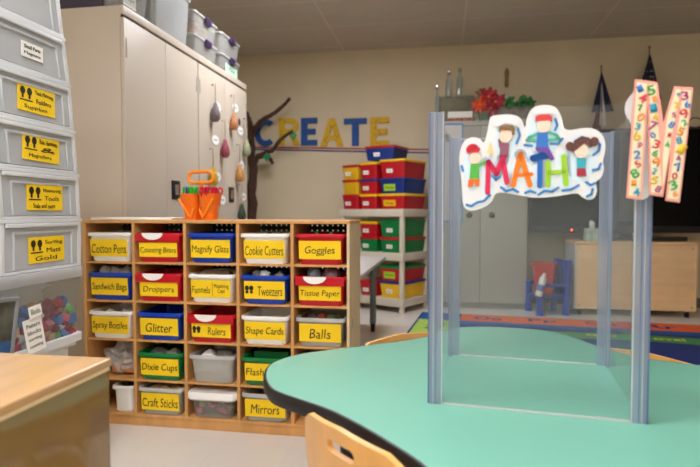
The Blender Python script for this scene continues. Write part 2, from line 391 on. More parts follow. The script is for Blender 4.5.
# contents that show above the rims
def inside(c, r, n, pal, nm, lb, cat, sz=.028, zoff=.0, flat=1.0, grp=None):
    for i in range(n):
        x, y, z = cell(c, r)
        o = lump(nm, (sz*random.uniform(.8, 1.2), sz, sz*flat), pal[i % len(pal)], None,
                 (x-.07+.14*(i+.5)/n, y-.055+random.uniform(-.01, .01), z+.074+zoff+random.uniform(0, .008)), c*10+r*5+i, .4, 1.8, 2)
        tag(o, lb, cat, grp)
inside(0, 1, 3, [M['bag']], 'plastic_bag', 'crumpled clear bag showing above the Sandwich Bags tub', 'bag', .036, .01, grp='bags in the Sandwich Bags tub')
inside(0, 2, 2, [M['white']], 'spray_nozzle', 'white nozzle showing above the Spray Bottles tub', 'nozzle', .026, .01, .9, 'nozzles in the Spray Bottles tub')
inside(3, 1, 4, [M['grey'], M['white'], M['black'], M['grey']], 'tweezers_bundle', 'grey and white bundle showing above the Tweezers tub', 'bundle', .028, .012, grp='bundles in the Tweezers tub')
inside(2, 1, 2, [cm('7d6a55')], 'measuring_cup', 'brown cup showing above the Funnels tub', 'cup', .04, .0, .9, 'cups in the Funnels tub')
inside(4, 1, 2, [cm('5a6066'), cm('6e4a52')], 'tissue_bundle', 'dark folded tissue bundle above the Tissue Paper tub', 'tissue', .042, .006, grp='tissue in the Tissue Paper tub')
inside(4, 2, 3, [cm('3d3b33'), cm('a4473a'), cm('4b5a3c')], 'rubber_ball', 'dull coloured ball showing above the Balls tub', 'ball', .03, .004, 1, 'balls in the Balls tub')
inside(1, 3, 2, [cm('5c5a54'), cm('8a867c')], 'cup_stack', 'grey cups showing above the green cups tub', 'cup', .035, .004, .8, 'cups in the green cups tub')
inside(2, 3, 2, [M['bagw'], cm('77726c')], 'folded_bag', 'milky folded bag inside the unlabelled clear tub', 'bag', .05, -.03, 1, 'bags in the unlabelled clear tub')
inside(1, 4, 3, [cm('b59a72')], 'craft_stick_bundle', 'tan bundle inside the Craft Sticks tub', 'bundle', .036, -.012, .9, 'bundles in the Craft Sticks tub')
inside(3, 0, 3, [cm('8a7448'), cm('6b5a3f'), M['grey']], 'cookie_cutter', 'dull metal cutter heap above the Cookie Cutters tub', 'cutter', .028, .006, .9, 'cutters in the Cookie Cutters tub')
x, y, z = cell(4, 0)
bm = BM(); tube(bm, [(x-.03, y-.06, z+.135), (x-.01, y-.065, z+.118), (x+.02, y-.065, z+.118), (x+.04, y-.06, z+.135)], .005)
tag(obj('goggle_strap', bm, cm('35c24a'), smooth=True), 'bright green strap poking out of the Goggles tub', 'strap')
x, y, z = cell(3, 3)
tag(box('green_box', x-.075, x+.085, y-.05, y+.06, z+.03, z+.137, GN, bev=.004), 'green plastic box lying in the Flashlights tub', 'box')
for i in range(11):
    x, y, z = cell(2, 4); cc = [cm('c0364a'), cm('b8324c'), cm('a83550'), cm('9aa03a'), cm('3e4b78')][[0, 1, 2, 0, 3, 1, 2, 4, 0, 3, 1][i]]
    o = lump('toy_piece', (.02, .02, .017), cc, None, (x-.075+.15*((i*5) % 11)/10, y-.08+.03*(i % 3), z+.010+.030*(i % 2)), i, .25, 1.5, 2)
    tag(o, '%s toy piece inside the white-lidded clear tub' % {'c0': 'red', 'b8': 'red', 'a8': 'red', '9a': 'yellow green', '3e': 'navy'}[cc.name[7:9]], 'toy', 'toy pieces in the lidded tub')
x, y, z = cell(0, 3)
t = thing('plastic_bag', 'crumpled clear plastic bag with tan packets, in the fourth row left', 'bag', (x+.02, y, z))
lump('bag_film', (.085, .09, .085), M['bag'], t, (0, 0, 0), 5, .5, 1.9, 4)
box('packet', -.05, .06, -.07, .05, .012, .042, cm('c98a5c'), t, bev=.006)
box('packet', -.055, .045, -.06, .05, .048, .075, cm('b9a68e'), t, bev=.006)
x, y, z = cell(4, 4)
tag(lump('red_bundle', (.07, .08, .045), M['red2'], None, (x, y-.03, z), 4, .3), 'red bundle in the bottom right cubby under the table', 'bundle')
tag(lump('dark_cloth', (.07, .07, .035), cm('4a4038'), None, (cell(4, 3)[0], cell(4, 3)[1], cell(4, 3)[2]+.07), 8, .35), 'dark cloth heaped in the hidden clear tub', 'cloth')

# ------------------------------------------------------------------ on top of the cubby
tag(box('paper_stack', -1.60, -1.20, CY+.03, CY+.24, .937, .947, M['whitepaper'], bev=.002), 'white paper stack lying on the left of the cubby top', 'paper')
cad = thing('scissor_caddy', 'orange two-cup caddy with loop handle on the cubby top', 'caddy', (-1.103, CY+.13, .937), R(-6)); cad.scale = (.93, .93, 1.02)
for sx in (-1, 1):
    bm = BM()
    rings(bm, [rr(.068, .07, .02, 0, cx=sx*.046), rr(.098, .1, .03, .112, cx=sx*.051), rr(.104, .106, .03, .118, cx=sx*.051), rr(.092, .094, .028, .116, cx=sx*.051), rr(.062, .064, .018, .006, cx=sx*.046)])
    cup = obj('cup', bm, M['orange'], cad, smooth=True)
    bm = BM()
    tube(bm, [(sx*.094, -.052, .095), (sx*.05, -.046, .03), (sx*.034, -.043, .012), (sx*.016, -.045, .05)], .006)
    o = obj('molded_stripe', bm, cm('ff9a2c'), cup, smooth=True)
bm = BM(); tube(bm, [(0, 0, .02), (0, 0, .10), (0, 0, .168)], [.012, .010, .010]); obj('stem', bm, M['orange'], cad, smooth=True)
bm = BM(); tube(bm, [(p.x, 0, p.y) for p in [Vector((a, b)) for a, b in
    [(-.055, .168), (.045, .168), (.064, .176), (.07, .193), (.064, .21), (.045, .218), (-.045, .218), (-.064, .21), (-.07, .193), (-.066, .176)]]], .0085, closed=True)
obj('loop_handle', bm, cm('ff9526'), cad, smooth=True)
def scissors(m, loc, rz, tilt, lb, grp):
    t = thing('scissors', lb, 'scissors', loc, rz, grp); t.rotation_euler = (R(tilt), 0, rz)
    for s in (-1, 1):
        bm = BM(); tube(bm, [(s*.011+.010*math.cos(a), 0, .014*math.sin(a)+.1) for a in [2*PI*k/12 for k in range(12)]], .0042, 8, True)
        obj('finger_loop', bm, m, t, smooth=True)
        bm = BM(); tube(bm, [(s*.008, s*.001, .087), (s*.002, s*.001, .07)], .004, 8); obj('shank', bm, m, t, smooth=True)
        bm = BM(); prism(bm, [(s*.004-.004, .072), (s*.004+.004, .072), (-s*.002+.001, 0), (-s*.002-.001, 0)], s*.0003, s*.0015); obj('blade', bm, M['steel'], t)
    return t
gs, rs_ = cm('35b52c'), cm('cc1236')
for i in range(6): scissors(gs if i != 2 else cm('31409c'), (-1.178+.0115*i, CY+.105+.02*(i % 2), .972), R(random.uniform(-70, 60)), random.uniform(-8, 8),
    'green handled scissors standing in the left caddy cup' if i != 2 else 'blue handled scissors standing in the left caddy cup', 'scissors in the left cup' if i != 2 else None)
for i in range(9): scissors(rs_, (-1.086+.0085*i, CY+.09+.018*(i % 3), .970), R(random.uniform(40, 110)), random.uniform(-8, 8),
    'red handled scissors standing in the right caddy cup', 'scissors in the right cup')

# ------------------------------------------------------------------ tall putty cabinets (front faces +X)
def tall_cabinet(y0, w, label):
    t = thing('storage_cabinet', label, 'cabinet', (-1.61, y0, 0), R(90), 'tall putty cabinets')
    D = .62
    bm = BM(); bx(bm, 0, w, .02, D, .06, 2.03); obj('body', bm, M['cab'], t, bev=.004)
    box('base', .01, w-.01, .03, D, 0, .06, M['dark'], t, bev=0)
    box('header', .0, w, 0, .022, 1.985, 2.03, M['cab'], t)
    box('shadow_gap', .01, w-.01, .012, .024, 1.970, 1.985, M['dark'], t, bev=0)
    for i in range(2):
        a, b = (.004, w/2-.0015) if i == 0 else (w/2+.0015, w-.004)
        d = box('door', a, b, 0, .02, .065, 1.970, M['cab'], t)
        xs = a+.02 if i == 0 else b-.02
        box('hinge', xs-.004, xs+.004, -.004, .004, 1.77, 1.87, M['cabb'], d, bev=.001)
        box('hinge', xs-.004, xs+.004, -.004, .004, .2, .3, M['cabb'], d, bev=.001)
    d2 = d
    h = box('handle_plate', w/2+.05, w/2+.15, -.006, .003, 1.05, 1.165, M['black'], d2)
    box('latch', w/2+.08, w/2+.12, -.012, -.004, 1.075, 1.14, M['chrome'], h)
    return t
tall_cabinet(2.585, .862, 'tall putty steel cabinet nearest, behind the cubby unit')
tall_cabinet(3.449, .913, 'tall putty steel cabinet hung with drop ornaments')
orn = [('grey', '6f6264', 3.652, 1.874, 1.608), ('orange', 'b0764c', 4.000, 1.872, 1.600), ('maroon', '8b3a4c', 3.820, 1.651, 1.372),
       ('pale green', '8f9474', 4.270, 1.743, 1.433), ('yellow', 'b99a22', 3.605, 1.421, 1.156), ('tan', 'b8803f', 4.113, 1.512, 1.212), ('dark green', '2c3a2c', 4.150, 1.20, .905)]
for n, h, yy, zt, zb in orn:
    t = thing('hanging_ornament', '%s drop ornament hanging on the tall cabinet door' % n, 'ornament', (-1.578, yy, zb), 0, 'drop ornaments on the cabinet')
    bm = BM(); lathe(bm, [(.003, 0), (.02, .004), (.032, .022), (.034, .045), (.028, .075), (.018, .105), (.012, .13), (.004, .14)], 16)
    b = obj('bulb', bm, mat('ornament ' + n, h, .7, .45, 60), t, smooth=True)
    bm = BM(); tube(bm, [(0, 0, .13), (0, 0, zt-zb)], [.006, .003], 8); obj('cord', bm, cm('a08f78'), t)
    bm = BM(); bmesh.ops.create_uvsphere(bm, u_segments=10, v_segments=6, radius=.008); obj('magnet', bm, M['grey'], t, (-.02, 0, zt-zb-.006), smooth=True)
for yy, zz, n in ((3.753, 1.733, 'grey'), (4.101, 1.791, 'orange'), (3.712, 1.49, 'maroon'), (4.205, 1.627, 'pale green'), (3.741, 1.228, 'yellow'), (4.221, 1.355, 'tan'), (4.261, 1.10, 'dark green'), (3.828, 1.063, 'red scissors and no')):
    bm = BM(); prism(bm, ell(0, 0, .06, .034, 18), -.001, .001)
    o = tag(obj('paper_tag', bm, M['tagw'], None, (-1.606, yy, zz), (0, 0, R(90))), 'white oval paper tag beside the %s ornament on the cabinet' % n, 'tag', 'paper tags on the cabinet')
    bm = BM(); bx(bm, -.03, .03, -.0006, 0, -.003, .003); obj('writing', bm, M['inkf'], o, (0, -.0012, 0))
bm = BM(); prism(bm, ell(0, 0, .025, .03, 12), -.001, .001)
tag(obj('round_magnet', bm, M['purple'], None, (-1.606, 4.184, 1.695), (0, 0, R(90))), 'small purple magnet between the orange and pale green ornaments', 'magnet')

# boxes on top of the cabinets
M['topbin'] = clear('dim clear box plastic', 'b9b6b2', .36, .2); M['toplid'] = clear('dim clear lid plastic', 'cfcdc9', .55, .2); M['bigbin'] = clear('milky box plastic', 'b4b5b4', .6, .25)
def lid_bin(label, loc, w, d, h, latch=None, body=None, name='storage_box', lidm=None, group=None):
    t = thing(name, label, 'storage box', loc, R(90), group)
    bm = BM(); rings(bm, [rr(w*.88, d*.88, .03, 0, cx=w/2, cy=d/2), rr(w*.96, d*.96, .03, h*.86, cx=w/2, cy=d/2), rr(w*.93, d*.93, .03, h*.86, cx=w/2, cy=d/2), rr(w*.85, d*.85, .03, .006, cx=w/2, cy=d/2)])
    obj('body', bm, body or M['topbin'], t, smooth=True)
    bm = BM(); rings(bm, [rr(w*.97, d*.97, .03, h*.84, cx=w/2, cy=d/2), rr(w, d, .03, h*.86, cx=w/2, cy=d/2), rr(w, d, .03, h*.94, cx=w/2, cy=d/2), rr(w*.92, d*.92, .03, h, cx=w/2, cy=d/2)])
    obj('lid', bm, lidm or M['toplid'], t, smooth=True)
    if latch:
        box('latch', w*.40, w*.62, -.014, .012, h*.66, h*.96, latch, t, bev=.005)
    return t
CT = 2.031
b = lid_bin('clear storage box with paper label above the near cabinet corner', (-1.64, 2.62, CT), .30, .42, .21)
bm = BM(); bx(bm, .05, .17, -.001, .001, .04, .12); l = obj('label', bm, M['whitepaper'], b, (0, .022, 0)); text('Tape', .09, .03, M['inkf'], l, (.11, -.0012, .08))
b = lid_bin('large milky storage box on the tall cabinets', (-1.63, 2.945, CT), .47, .42, .36, body=M['bigbin'])
for i, (yy, nm) in enumerate(((3.47, 'nearer'), (3.92, 'farther'))):
    for j in (0, 1):
        b = lid_bin('small clear latch box, %s of the %s stack on the cabinets' % (('bottom', 'top')[j], nm), (-1.64, yy, CT+j*.156), .40, .33, .155, M['purple'], group='latch boxes on the cabinets')
        if (i, j) == (1, 0):
            bm = BM(); bx(bm, .10, .34, -.001, .001, .02, .095); l = obj('label', bm, cm('b7dcc0'), b, (0, .012, 0)); text('Clay', .12, .035, M['ink'], l, (.22, -.0012, .057))
for i, (yy, zz, h, n) in enumerate(((3.55, 2.2, 'd08f50', 'orange'), (3.70, 2.2, 'd9b27d', 'tan'))):
    tag(lump('paper_packet', (.09, .05, .055), cm(h), None, (-1.76, yy+.04, zz), i+3, .3), '%s packet inside the upper nearer latch box' % n, 'packet')
tag(lump('dark_bag', (.16, .16, .06), cm('2d2a3c'), None, (-1.86, 2.78, CT+.215), 12, .3), 'dark cloth bag lying on the near box atop the cabinet', 'bag')
t = thing('picture_board', 'dark blue flat board lying on the near cabinet top edge', 'board', (-1.93, 2.60, CT))
box('panel', -.19, .19, 0, .018, 0, .14, cm('3a3446'), t)

# ------------------------------------------------------------------ leaning tower of stacking drawers (fronts face +X)
DW, DD = .372, .40
def drawer_unit(i, y, z, h, lines, labcol, lb, kind='yel'):
    t = thing('stacking_drawer', lb, 'drawer', (-1.30, y, z), R(90), 'leaning stack of clear drawers')
    bm = BM()
    bx(bm, .001, .018, .004, DD, .008, h-.012); bx(bm, DW-.018, DW-.001, .004, DD, .008, h-.012); bx(bm, .018, DW-.018, DD-.01, DD, .008, h-.012)
    bx(bm, .0, DW, .0, DD, h-.012, h); bx(bm, .001, DW-.001, .004, DD, 0, .008)
    obj('frame', bm, M['frostf'], t, bev=.002)
    bm = BM(); bx(bm, .02, DW-.02, .006, .012, .010, h-.014); bx(bm, .022, .026, .012, DD-.02, .012, h-.04); bx(bm, DW-.026, DW-.022, .012, DD-.02, .012, h-.04); bx(bm, .026, DW-.026, .012, DD-.02, .011, .014)
    d = obj('drawer', bm, M['frost'], t)
    bm = BM(); bx(bm, .02, DW-.02, -.004, .006, h-.026, h-.013); obj('pull_lip', bm, M['frostf'], d, bev=.003)
    bm = BM()
    for a in ((.05, .056, .012, h-.04), (DW-.056, DW-.05, .012, h-.04), (.056, DW-.056, h-.048, h-.040)): bx(bm, a[0], a[1], .0, .006, a[2], a[3])
    obj('molded_recess', bm, M['frost'], d, bev=.001)
    if labcol:
        wl, hl = (.165, .084) if kind == 'yel' else (.095, .048)
        cx, cz = (.195, .070) if kind == 'yel' else (.2, .065)
        bm = BM(); bx(bm, -wl/2, wl/2, -.0008, .0006, -hl/2, hl/2)
        l = obj('label', bm, labcol, d, (cx, .003, cz), (0, R(random.uniform(-2, 2)), 0))
        if kind == 'yel':
            bm = BM()
            for ix in (-.062, -.033): prism(bm, ell(ix, .021, .011, .013, 8), -.0006, 0); bx(bm, ix-.004, ix+.004, -.0006, 0, -.002, .012)
            bx(bm, -.074, -.02, -.0006, 0, -.010, -.006); obj('picture', bm, M['ink'], l, (0, -.0009, 0))
            text(lines[0], .082, .016, M['ink'], l, (.032, -.0009, .022), jit=.001); text(lines[1], .066, .015, M['ink'], l, (.03, -.0009, -.003), jit=.001)
            text(lines[2], .10, .015, M['ink'], l, (-.005, -.0009, -.028), jit=.001)
        else:
            text(lines[0], .07, .012, M['ink'], l, (0, -.0009, .01)); text(lines[1], .07, .012, M['ink'], l, (0, -.0009, -.011))
    return t
levels = [(.778, 1.428), (.950, 1.430), (1.110, 1.420), (1.264, 1.405), (1.422, 1.388), (1.578, 1.360), (1.735, 1.335)]
data = [(('Sorting', 'Mats', 'Gold'), 'yel', 'frosted stacking drawer with yellow label, lowest of the leaning stack'),
        (('Measuring', 'Tools', 'Scale and more'), 'yel', 'frosted stacking drawer with Measuring Tools label, second from the bottom'),
        (('Rain Hammers', '&', 'Magnifiers'), 'yel', 'frosted stacking drawer with yellow label, third from the bottom'),
        (('Task Planning', 'Folders', 'Supplies'), 'yel', 'frosted stacking drawer with steeply seen yellow label, fourth from the bottom'),
        (('Small Parts', 'Magnets'), 'white', 'frosted stacking drawer with small white label'),
        (None, None, 'frosted stacking drawer unlabelled at the top of the leaning stack')]
for i in range(6):
    z, y = levels[i]; L, kd, lb = data[i]
    u = drawer_unit(i, y, z, levels[i+1][0]-z-.001, L, {'yel': M['yel'], 'white': M['whitepaper'], None: None}[kd], lb, kd)
    lean = (levels[i+1][1]-y)/(levels[i+1][0]-z)
    for ch in u.children_recursive:
        if ch.name.split('.')[0] in ('frame', 'drawer', 'pull_lip', 'molded_recess'):
            for v in ch.data.vertices: v.co.x += lean*v.co.z
        elif ch.name.startswith('label'): ch.location.x += lean*ch.location.z
fill = [(0, 'd9c9c9', .30), (1, '9fb2c9', .3), (2, 'b4b9c2', .3), (3, 'c3c7c6', .3), (4, 'bdb9b9', .28), (5, 'e2e2de', .3)]
for i, h, wd in fill:
    z, y = levels[i]
    tag(box('paper_stack', -1.66, -1.335, y+.04, y+.04+wd*.9, z+.016, z+.085, cm(h, .8), bev=.01), '%s papers lying inside the %s drawer of the leaning stack' % (('pinkish', 'bluish', 'grey', 'pale grey', 'dull', 'white')[i], ('lowest', 'second', 'third', 'fourth', 'fifth', 'top')[i]), 'papers')
# big clear bin under the drawers
bn = thing('storage_bin', 'large clear bin of coloured blocks under the leaning drawers', 'storage bin', (-1.285, 1.20, .505), R(90))
W, D = .60, .46
def shell(bm, w, d, h, t):
    rings(bm, [rr(w-.05, d-.05, .03, 0, cx=w/2, cy=d/2), rr(w, d, .035, h, cx=w/2, cy=d/2), rr(w-2*t, d-2*t, .03, h, cx=w/2, cy=d/2), rr(w-.05-2*t, d-.05-2*t, .03, t, cx=w/2, cy=d/2)])
bm = BM(); shell(bm, W, D, .25, .004); obj('body', bm, clear('clear tote plastic', 'd0d4d8', .09, .15), bn, smooth=True)
bm = BM(); rings(bm, [rr(W+.0, D+.0, .035, .235, cx=W/2, cy=D/2), rr(W+.006, D+.006, .04, .24, cx=W/2, cy=D/2), rr(W+.006, D+.006, .04, .262, cx=W/2, cy=D/2), rr(W+.0, D+.0, .035, .272, cx=W/2, cy=D/2)]); obj('lid', bm, M['frost'], bn, smooth=True)
bm = BM(); rings(bm, [rr(W-.03, D-.03, .03, .0, cx=W/2, cy=D/2), rr(W-.01, D-.01, .03, .004, cx=W/2, cy=D/2), rr(W-.01, D-.01, .03, .03, cx=W/2, cy=D/2), rr(W-.05, D-.05, .03, .03, cx=W/2, cy=D/2), rr(W-.05, D-.05, .03, .01, cx=W/2, cy=D/2)], loop=True); obj('foot_rim', bm, M['frostf'], bn, smooth=True)
def note(px, pz, w, h, lines, rot=0):
    bm = BM(); bx(bm, -w/2, w/2, -.0008, .0008, -h/2, h/2)
    l = obj('label', bm, M['whitepaper'], bn, (px, .006-.0, pz), (R(-5), R(rot), 0))
    for i, s in enumerate(lines): text(s, w*.72, h*.5/len(lines), M['inkf'], l, (0, -.0012, h*.3-(i*h*.62/max(len(lines)-1, 1) if len(lines) > 1 else h*.3)))
note(.345, .072, .08, .11, ('Pattern', 'blocks', 'sorting', 'counting'), -6); note(.35, .148, .055, .036, ('Blocks',), -6)
cols = [('red', 'b0283c'), ('green', '44a83a'), ('pink', 'bf4a5e'), ('white', 'e6e2da'), ('blue', '3b6aa8'), ('tan', 'c99a70'), ('crimson', '8d2238')]
nn = 0
for i in range(15):
    for j in range(5):
        yy = 1.250+.0372*i+random.uniform(-.008, .008); zz = .530+.030*j+random.uniform(-.006, .006)
        if zz > .63+.04*(i/14)+.02*math.sin(i*1.7): continue
        n, h = cols[(i*3+j*5+(i*j) % 3) % 7]
        o = box('toy_block', -.017, .017, -.017, .017, -.015, .015, cm(h, .45), bev=.005, loc=(-1.335-.012*(j % 2)+random.uniform(-.006, .006), yy, zz), rot=(random.uniform(0, 1.5), random.uniform(0, 1.5), random.uniform(0, 1.5)))
        tag(o, '%s toy block in the large clear bin' % n, 'toy block', '%s blocks in the clear bin' % n); nn += 1
tag(lump('white_bag', (.06, .22, .055), M['bagw'], None, (-1.40, 1.50, .652), 21, .35), 'milky plastic bag lying on the blocks in the clear bin', 'bag')
tag(lump('dark_cloth', (.10, .24, .075), cm('3a3c4a'), None, (-1.58, 1.50, .52), 22, .2), 'dark cloth packed behind the blocks in the clear bin', 'cloth')
fr = thing('photo_frame', 'grey framed photo leaning against the clear bin of blocks', 'picture frame', (-1.245, 1.235, .535), R(90)); fr.rotation_euler = (R(4), R(5), R(90))
bm = BM()
for a in ((0, .16, 0, .012), (0, .16, .19, .202), (0, .012, .012, .19), (.148, .16, .012, .19)): bx(bm, a[0], a[1], -.006, .006, a[2], a[3])
obj('frame', bm, M['grey'], fr, bev=.001); box('picture', .012, .148, -.002, .003, .012, .19, mat('printed photo', '55584f', .4, .6, 18), fr, bev=0)
box('picture_band', .015, .145, -.003, -.002, .02, .075, mat('blue photo area', '275a8f', .4, .5, 30), fr, bev=0)
# the drawers underneath, behind the counter
for i, z in enumerate((0, .252)):
    t = thing('storage_bin', ('white lower bin on the floor carrying the clear bins', 'white lower bin directly under the bin of blocks')[i], 'storage bin', (-1.28, 1.14, z), R(90))
    bm = BM(); rings(bm, [rr(.58, .40, .03, 0, cx=.33, cy=.26), rr(.60, .43, .03, .235, cx=.33, cy=.26), rr(.59, .42, .03, .235, cx=.33, cy=.26), rr(.57, .39, .03, .005, cx=.33, cy=.26)]); obj('body', bm, M['frostf'], t, smooth=True)
    box('lid', .02, .64, .035, .485, .235, .251, M['frostf'], t, bev=.006)

# ------------------------------------------------------------------ oak counter in the foreground
ct = thing('counter_cabinet', 'low oak topped cabinet at the near left corner', 'cabinet', (0, 0, 0))
bm = BM(); bx(bm, -1.16, -.560, .12, .850, .705, .72); obj('worktop', bm, M['woodtop'], ct, bev=.005, seg=4)
box('edge_strip', -.575, -.5625, .13, .847, .699, .705, M['plyedge'], ct, bev=.001)
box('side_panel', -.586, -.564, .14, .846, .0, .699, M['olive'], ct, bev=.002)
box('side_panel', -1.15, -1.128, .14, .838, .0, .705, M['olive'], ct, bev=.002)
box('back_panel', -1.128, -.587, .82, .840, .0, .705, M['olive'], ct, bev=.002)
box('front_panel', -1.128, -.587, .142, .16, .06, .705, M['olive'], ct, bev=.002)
box('plinth', -1.128, -.592, .17, .8, 0, .06, M['dark'], ct, bev=0)

# ------------------------------------------------------------------ green activity table
out = [(-.398, 1.185), (-.366, 1.112), (-.335, 1.073), (-.276, 1.034), (-.206, .988), (-.139, .925), (-.08, .86), (-.03, .798), (.06, .66), (.2, .53), (.42, .46), (.68, .5),
       (.88, .64), (.98, .86), (1.0, 1.1), (.95, 1.28), (.82, 1.38), (.62, 1.433), (.503, 1.487), (.435, 1.58), (.392, 1.68), (.335, 1.765), (.24, 1.80), (.124, 1.803), (.045, 1.77), (-.004, 1.705), (-.05, 1.625),
       (-.117, 1.559), (-.222, 1.481), (-.31, 1.42), (-.375, 1.36), (-.411, 1.275)]
out = smooth_loop(out, 4)
tb = thing('activity_table', 'seafoam green wavy-edged activity table with black edging', 'table', (0, 0, 0))
def ins(pts, d):
    n = len(pts); o = []
    for i in range(n):
        t = (pts[(i+1) % n]-pts[i-1]).normalized(); o.append(pts[i]+Vector((-t.y, t.x))*d)
    return o
def r3(pts, z): return [Vector((p[0], p[1], z)) for p in pts]
bm = BM(); prismz(bm, ins(out, .003), .572, .600); obj('tabletop', bm, M['greent'], tb)
bm = BM(); rings(bm, [r3(ins(out, .006), .570), r3(ins(out, -.001), .570), r3(ins(out, -.004), .576), r3(ins(out, -.004), .594), r3(ins(out, -.001), .5995), r3(ins(out, .003), .6002), r3(ins(out, .006), .585)], loop=True)
obj('edge_band', bm, M['blackr'], tb, smooth=True)
for x, y in ((-.2, 1.16), (.12, 1.58), (.40, .66), (.82, 1.14)):
    bm = BM(); tube(bm, [(x, y, .30), (x, y, .572)], .018, 14); lg = obj('leg', bm, M['black'], tb, smooth=True)
    bm = BM(); tube(bm, [(x, y, .02), (x, y, .31)], .013, 12); obj('leg_tube', bm, M['chrome'], lg, smooth=True)
    bm = BM(); lathe(bm, [(.02, 0), (.022, .006), (.016, .024)], 14, x, y); obj('foot', bm, M['black'], lg, smooth=True)

# ------------------------------------------------------------------ school chairs
def make_chair(label, loc, rotz, H=.62, w=.34, seat=.34):
    t = thing('school_chair', label, 'chair', loc, rotz, 'maple chairs around the green table')
    hw = w/2
    o2 = [(-hw+.02, seat+.03), (-hw, seat+.16), (-hw+.002, H-.06), (-hw+.014, H-.025), (-hw+.04, H-.008), (0, H), (hw-.04, H-.008), (hw-.014, H-.025), (hw-.002, H-.06), (hw, seat+.16), (hw-.02, seat+.03)]
    cu = bpy.data.curves.new('c', 'CURVE'); cu.dimensions = '2D'; cu.fill_mode = 'BOTH'; cu.extrude = .0055
    def spl(pts):
        s = cu.splines.new('POLY'); s.points.add(len(pts)-1); s.use_cyclic_u = True
        for p, q in zip(s.points, pts): p.co = (q[0], q[1], 0, 1)
    spl(o2); spl(capsule((-.026, H-.036), (.026, H-.036), .0105, 8))
    to = bpy.data.objects.new('c', cu); COL.objects.link(to); dg = bpy.context.evaluated_depsgraph_get(); dg.update()
    me = bpy.data.meshes.new_from_object(to.evaluated_get(dg)); bpy.data.objects.remove(to)
    bm = BM(); bm.from_mesh(me); bmesh.ops.remove_doubles(bm, verts=bm.verts[:], dist=1e-5)
    for i in range(1, 22):
        x = -hw+w*i/22
        bmesh.ops.bisect_plane(bm, geom=bm.verts[:]+bm.edges[:]+bm.faces[:], plane_co=(x, 0, 0), plane_no=(1, 0, 0))
    for v in bm.verts:
        x, z, y = v.co.x, v.co.y, v.co.z
        v.co = (x, y - .022*(1-(x/hw)**2) - .11*(z-seat) + .0, z)
    obj('backrest', bm, M['ply'], t, (0, -.14, 0), smooth=True)
    bm = BM()
    rings(bm, [rr(w-.01, .31, .05, seat-.012, 6), rr(w, .32, .05, seat-.006, 6), rr(w, .32, .05, seat, 6), rr(w-.01, .31, .05, seat+.003, 6)])
    obj('seat', bm, M['ply'], t, smooth=True)
    bm = BM()
    for s in (-1, 1): tube(bm, [(s*(hw-.05), .08, seat-.02), (s*(hw-.05), -.13, seat-.02), (s*(hw-.055), -.158, seat+.03), (s*(hw-.055), -.160, seat+.11)], .0095, 8)
    obj('back_frame', bm, M['chrome'], t, smooth=True)
    for sx in (-1, 1):
        for sy in (-1, 1):
            bm = BM(); tube(bm, [(sx*(hw-.05), sy*.10, seat-.014), (sx*(hw-.012), sy*.155, .012)], .0095, 8)
            lg = obj('leg', bm, M['chrome'], t, smooth=True)
            bm = BM(); lathe(bm, [(.012, 0), (.014, .004), (.011, .03)], 10, sx*(hw-.012), sy*.155); obj('glide', bm, M['black'], lg, smooth=True)
    return t
make_chair('maple school chair with slotted back, in front of the green table', (-.024, .976, 0), R(-43.5), H=.628, w=.285)
make_chair('maple school chair just showing behind the table\'s left wing', (.01, 1.50, 0), R(-137), H=.602, seat=.30)
make_chair('maple school chair just showing behind the right back edge of the table', (.41, 1.41, 0), R(141.6), H=.597, seat=.31)

# ------------------------------------------------------------------ clear desk shield
FL = Vector((-.021, 1.056)); sa = R(-6.6)
sh = thing('desk_shield', 'clear acrylic desk shield standing on the green table', 'desk shield', (FL.x, FL.y, .6005), sa)
SW, SD, SHH = .376, .380, .558
def panel(x0, x1, y0, y1): box('panel', x0, x1, y0, y1, .0, SHH, M['panel'], sh, bev=0)
panel(.012, SW-.012, 0, .003); panel(.012, SW-.012, SD-.003, SD); panel(0, .003, .012, SD-.012); panel(SW-.003, SW, .012, SD-.012)
for px_, py_ in ((0, 0), (1, 0), (0, 1), (1, 1)):
    x, y = px_*SW, py_*SD; sx, sy = (1, -1)[px_], (1, -1)[py_]
    bm = BM()
    xs = sorted((x-sx*.002, x+sx*.024)); ys = sorted((y-sy*.002, y+sy*.005)); bx(bm, *xs, *ys, 0, SHH+.002)
    ys2 = sorted((y+sy*.005, y+sy*.024)); xs2 = sorted((x-sx*.002, x+sx*.005)); bx(bm, *xs2, *ys2, 0, SHH+.002)
    p = obj('corner_strip', bm, M['post'], sh)
    for q, (mm_, a_, b_) in enumerate(((M['clearl'], .0215, .0235), (M['postedge'], .0105, .0115), (M['clearl'], .0055, .0065))):
        box('strip_ridge', *sorted((x+sx*a_, x+sx*b_)), *sorted((y-sy*.0032, y-sy*.002)), 0, SHH+.002, mm_, p, bev=0)  # bright and dark light streaks in the clear strip, painted as thin bars
    xe = sorted((x-sx*.0045, x-sx*.002)); box('strip_edge', *xe, *sorted((y-sy*.002, y+sy*.004)), 0, SHH+.002, M['postedge'], p, bev=0)  # dark line down the strip's outer side, shade put into the colour
bm = BM(); bx(bm, .024, SW-.024, -.001, .004, .0, .003); obj('bottom_edge', bm, M['clearl'], sh)
bm = BM(); bx(bm, .024, SW-.024, SD-.004, SD+.001, .0, .003); obj('bottom_edge', bm, M['clearl'], sh)
bm = BM(); bx(bm, .02, SW-.02, SD-.004, SD+.001, SHH-.003, SHH); obj('top_edge', bm, M['clearl'], sh)

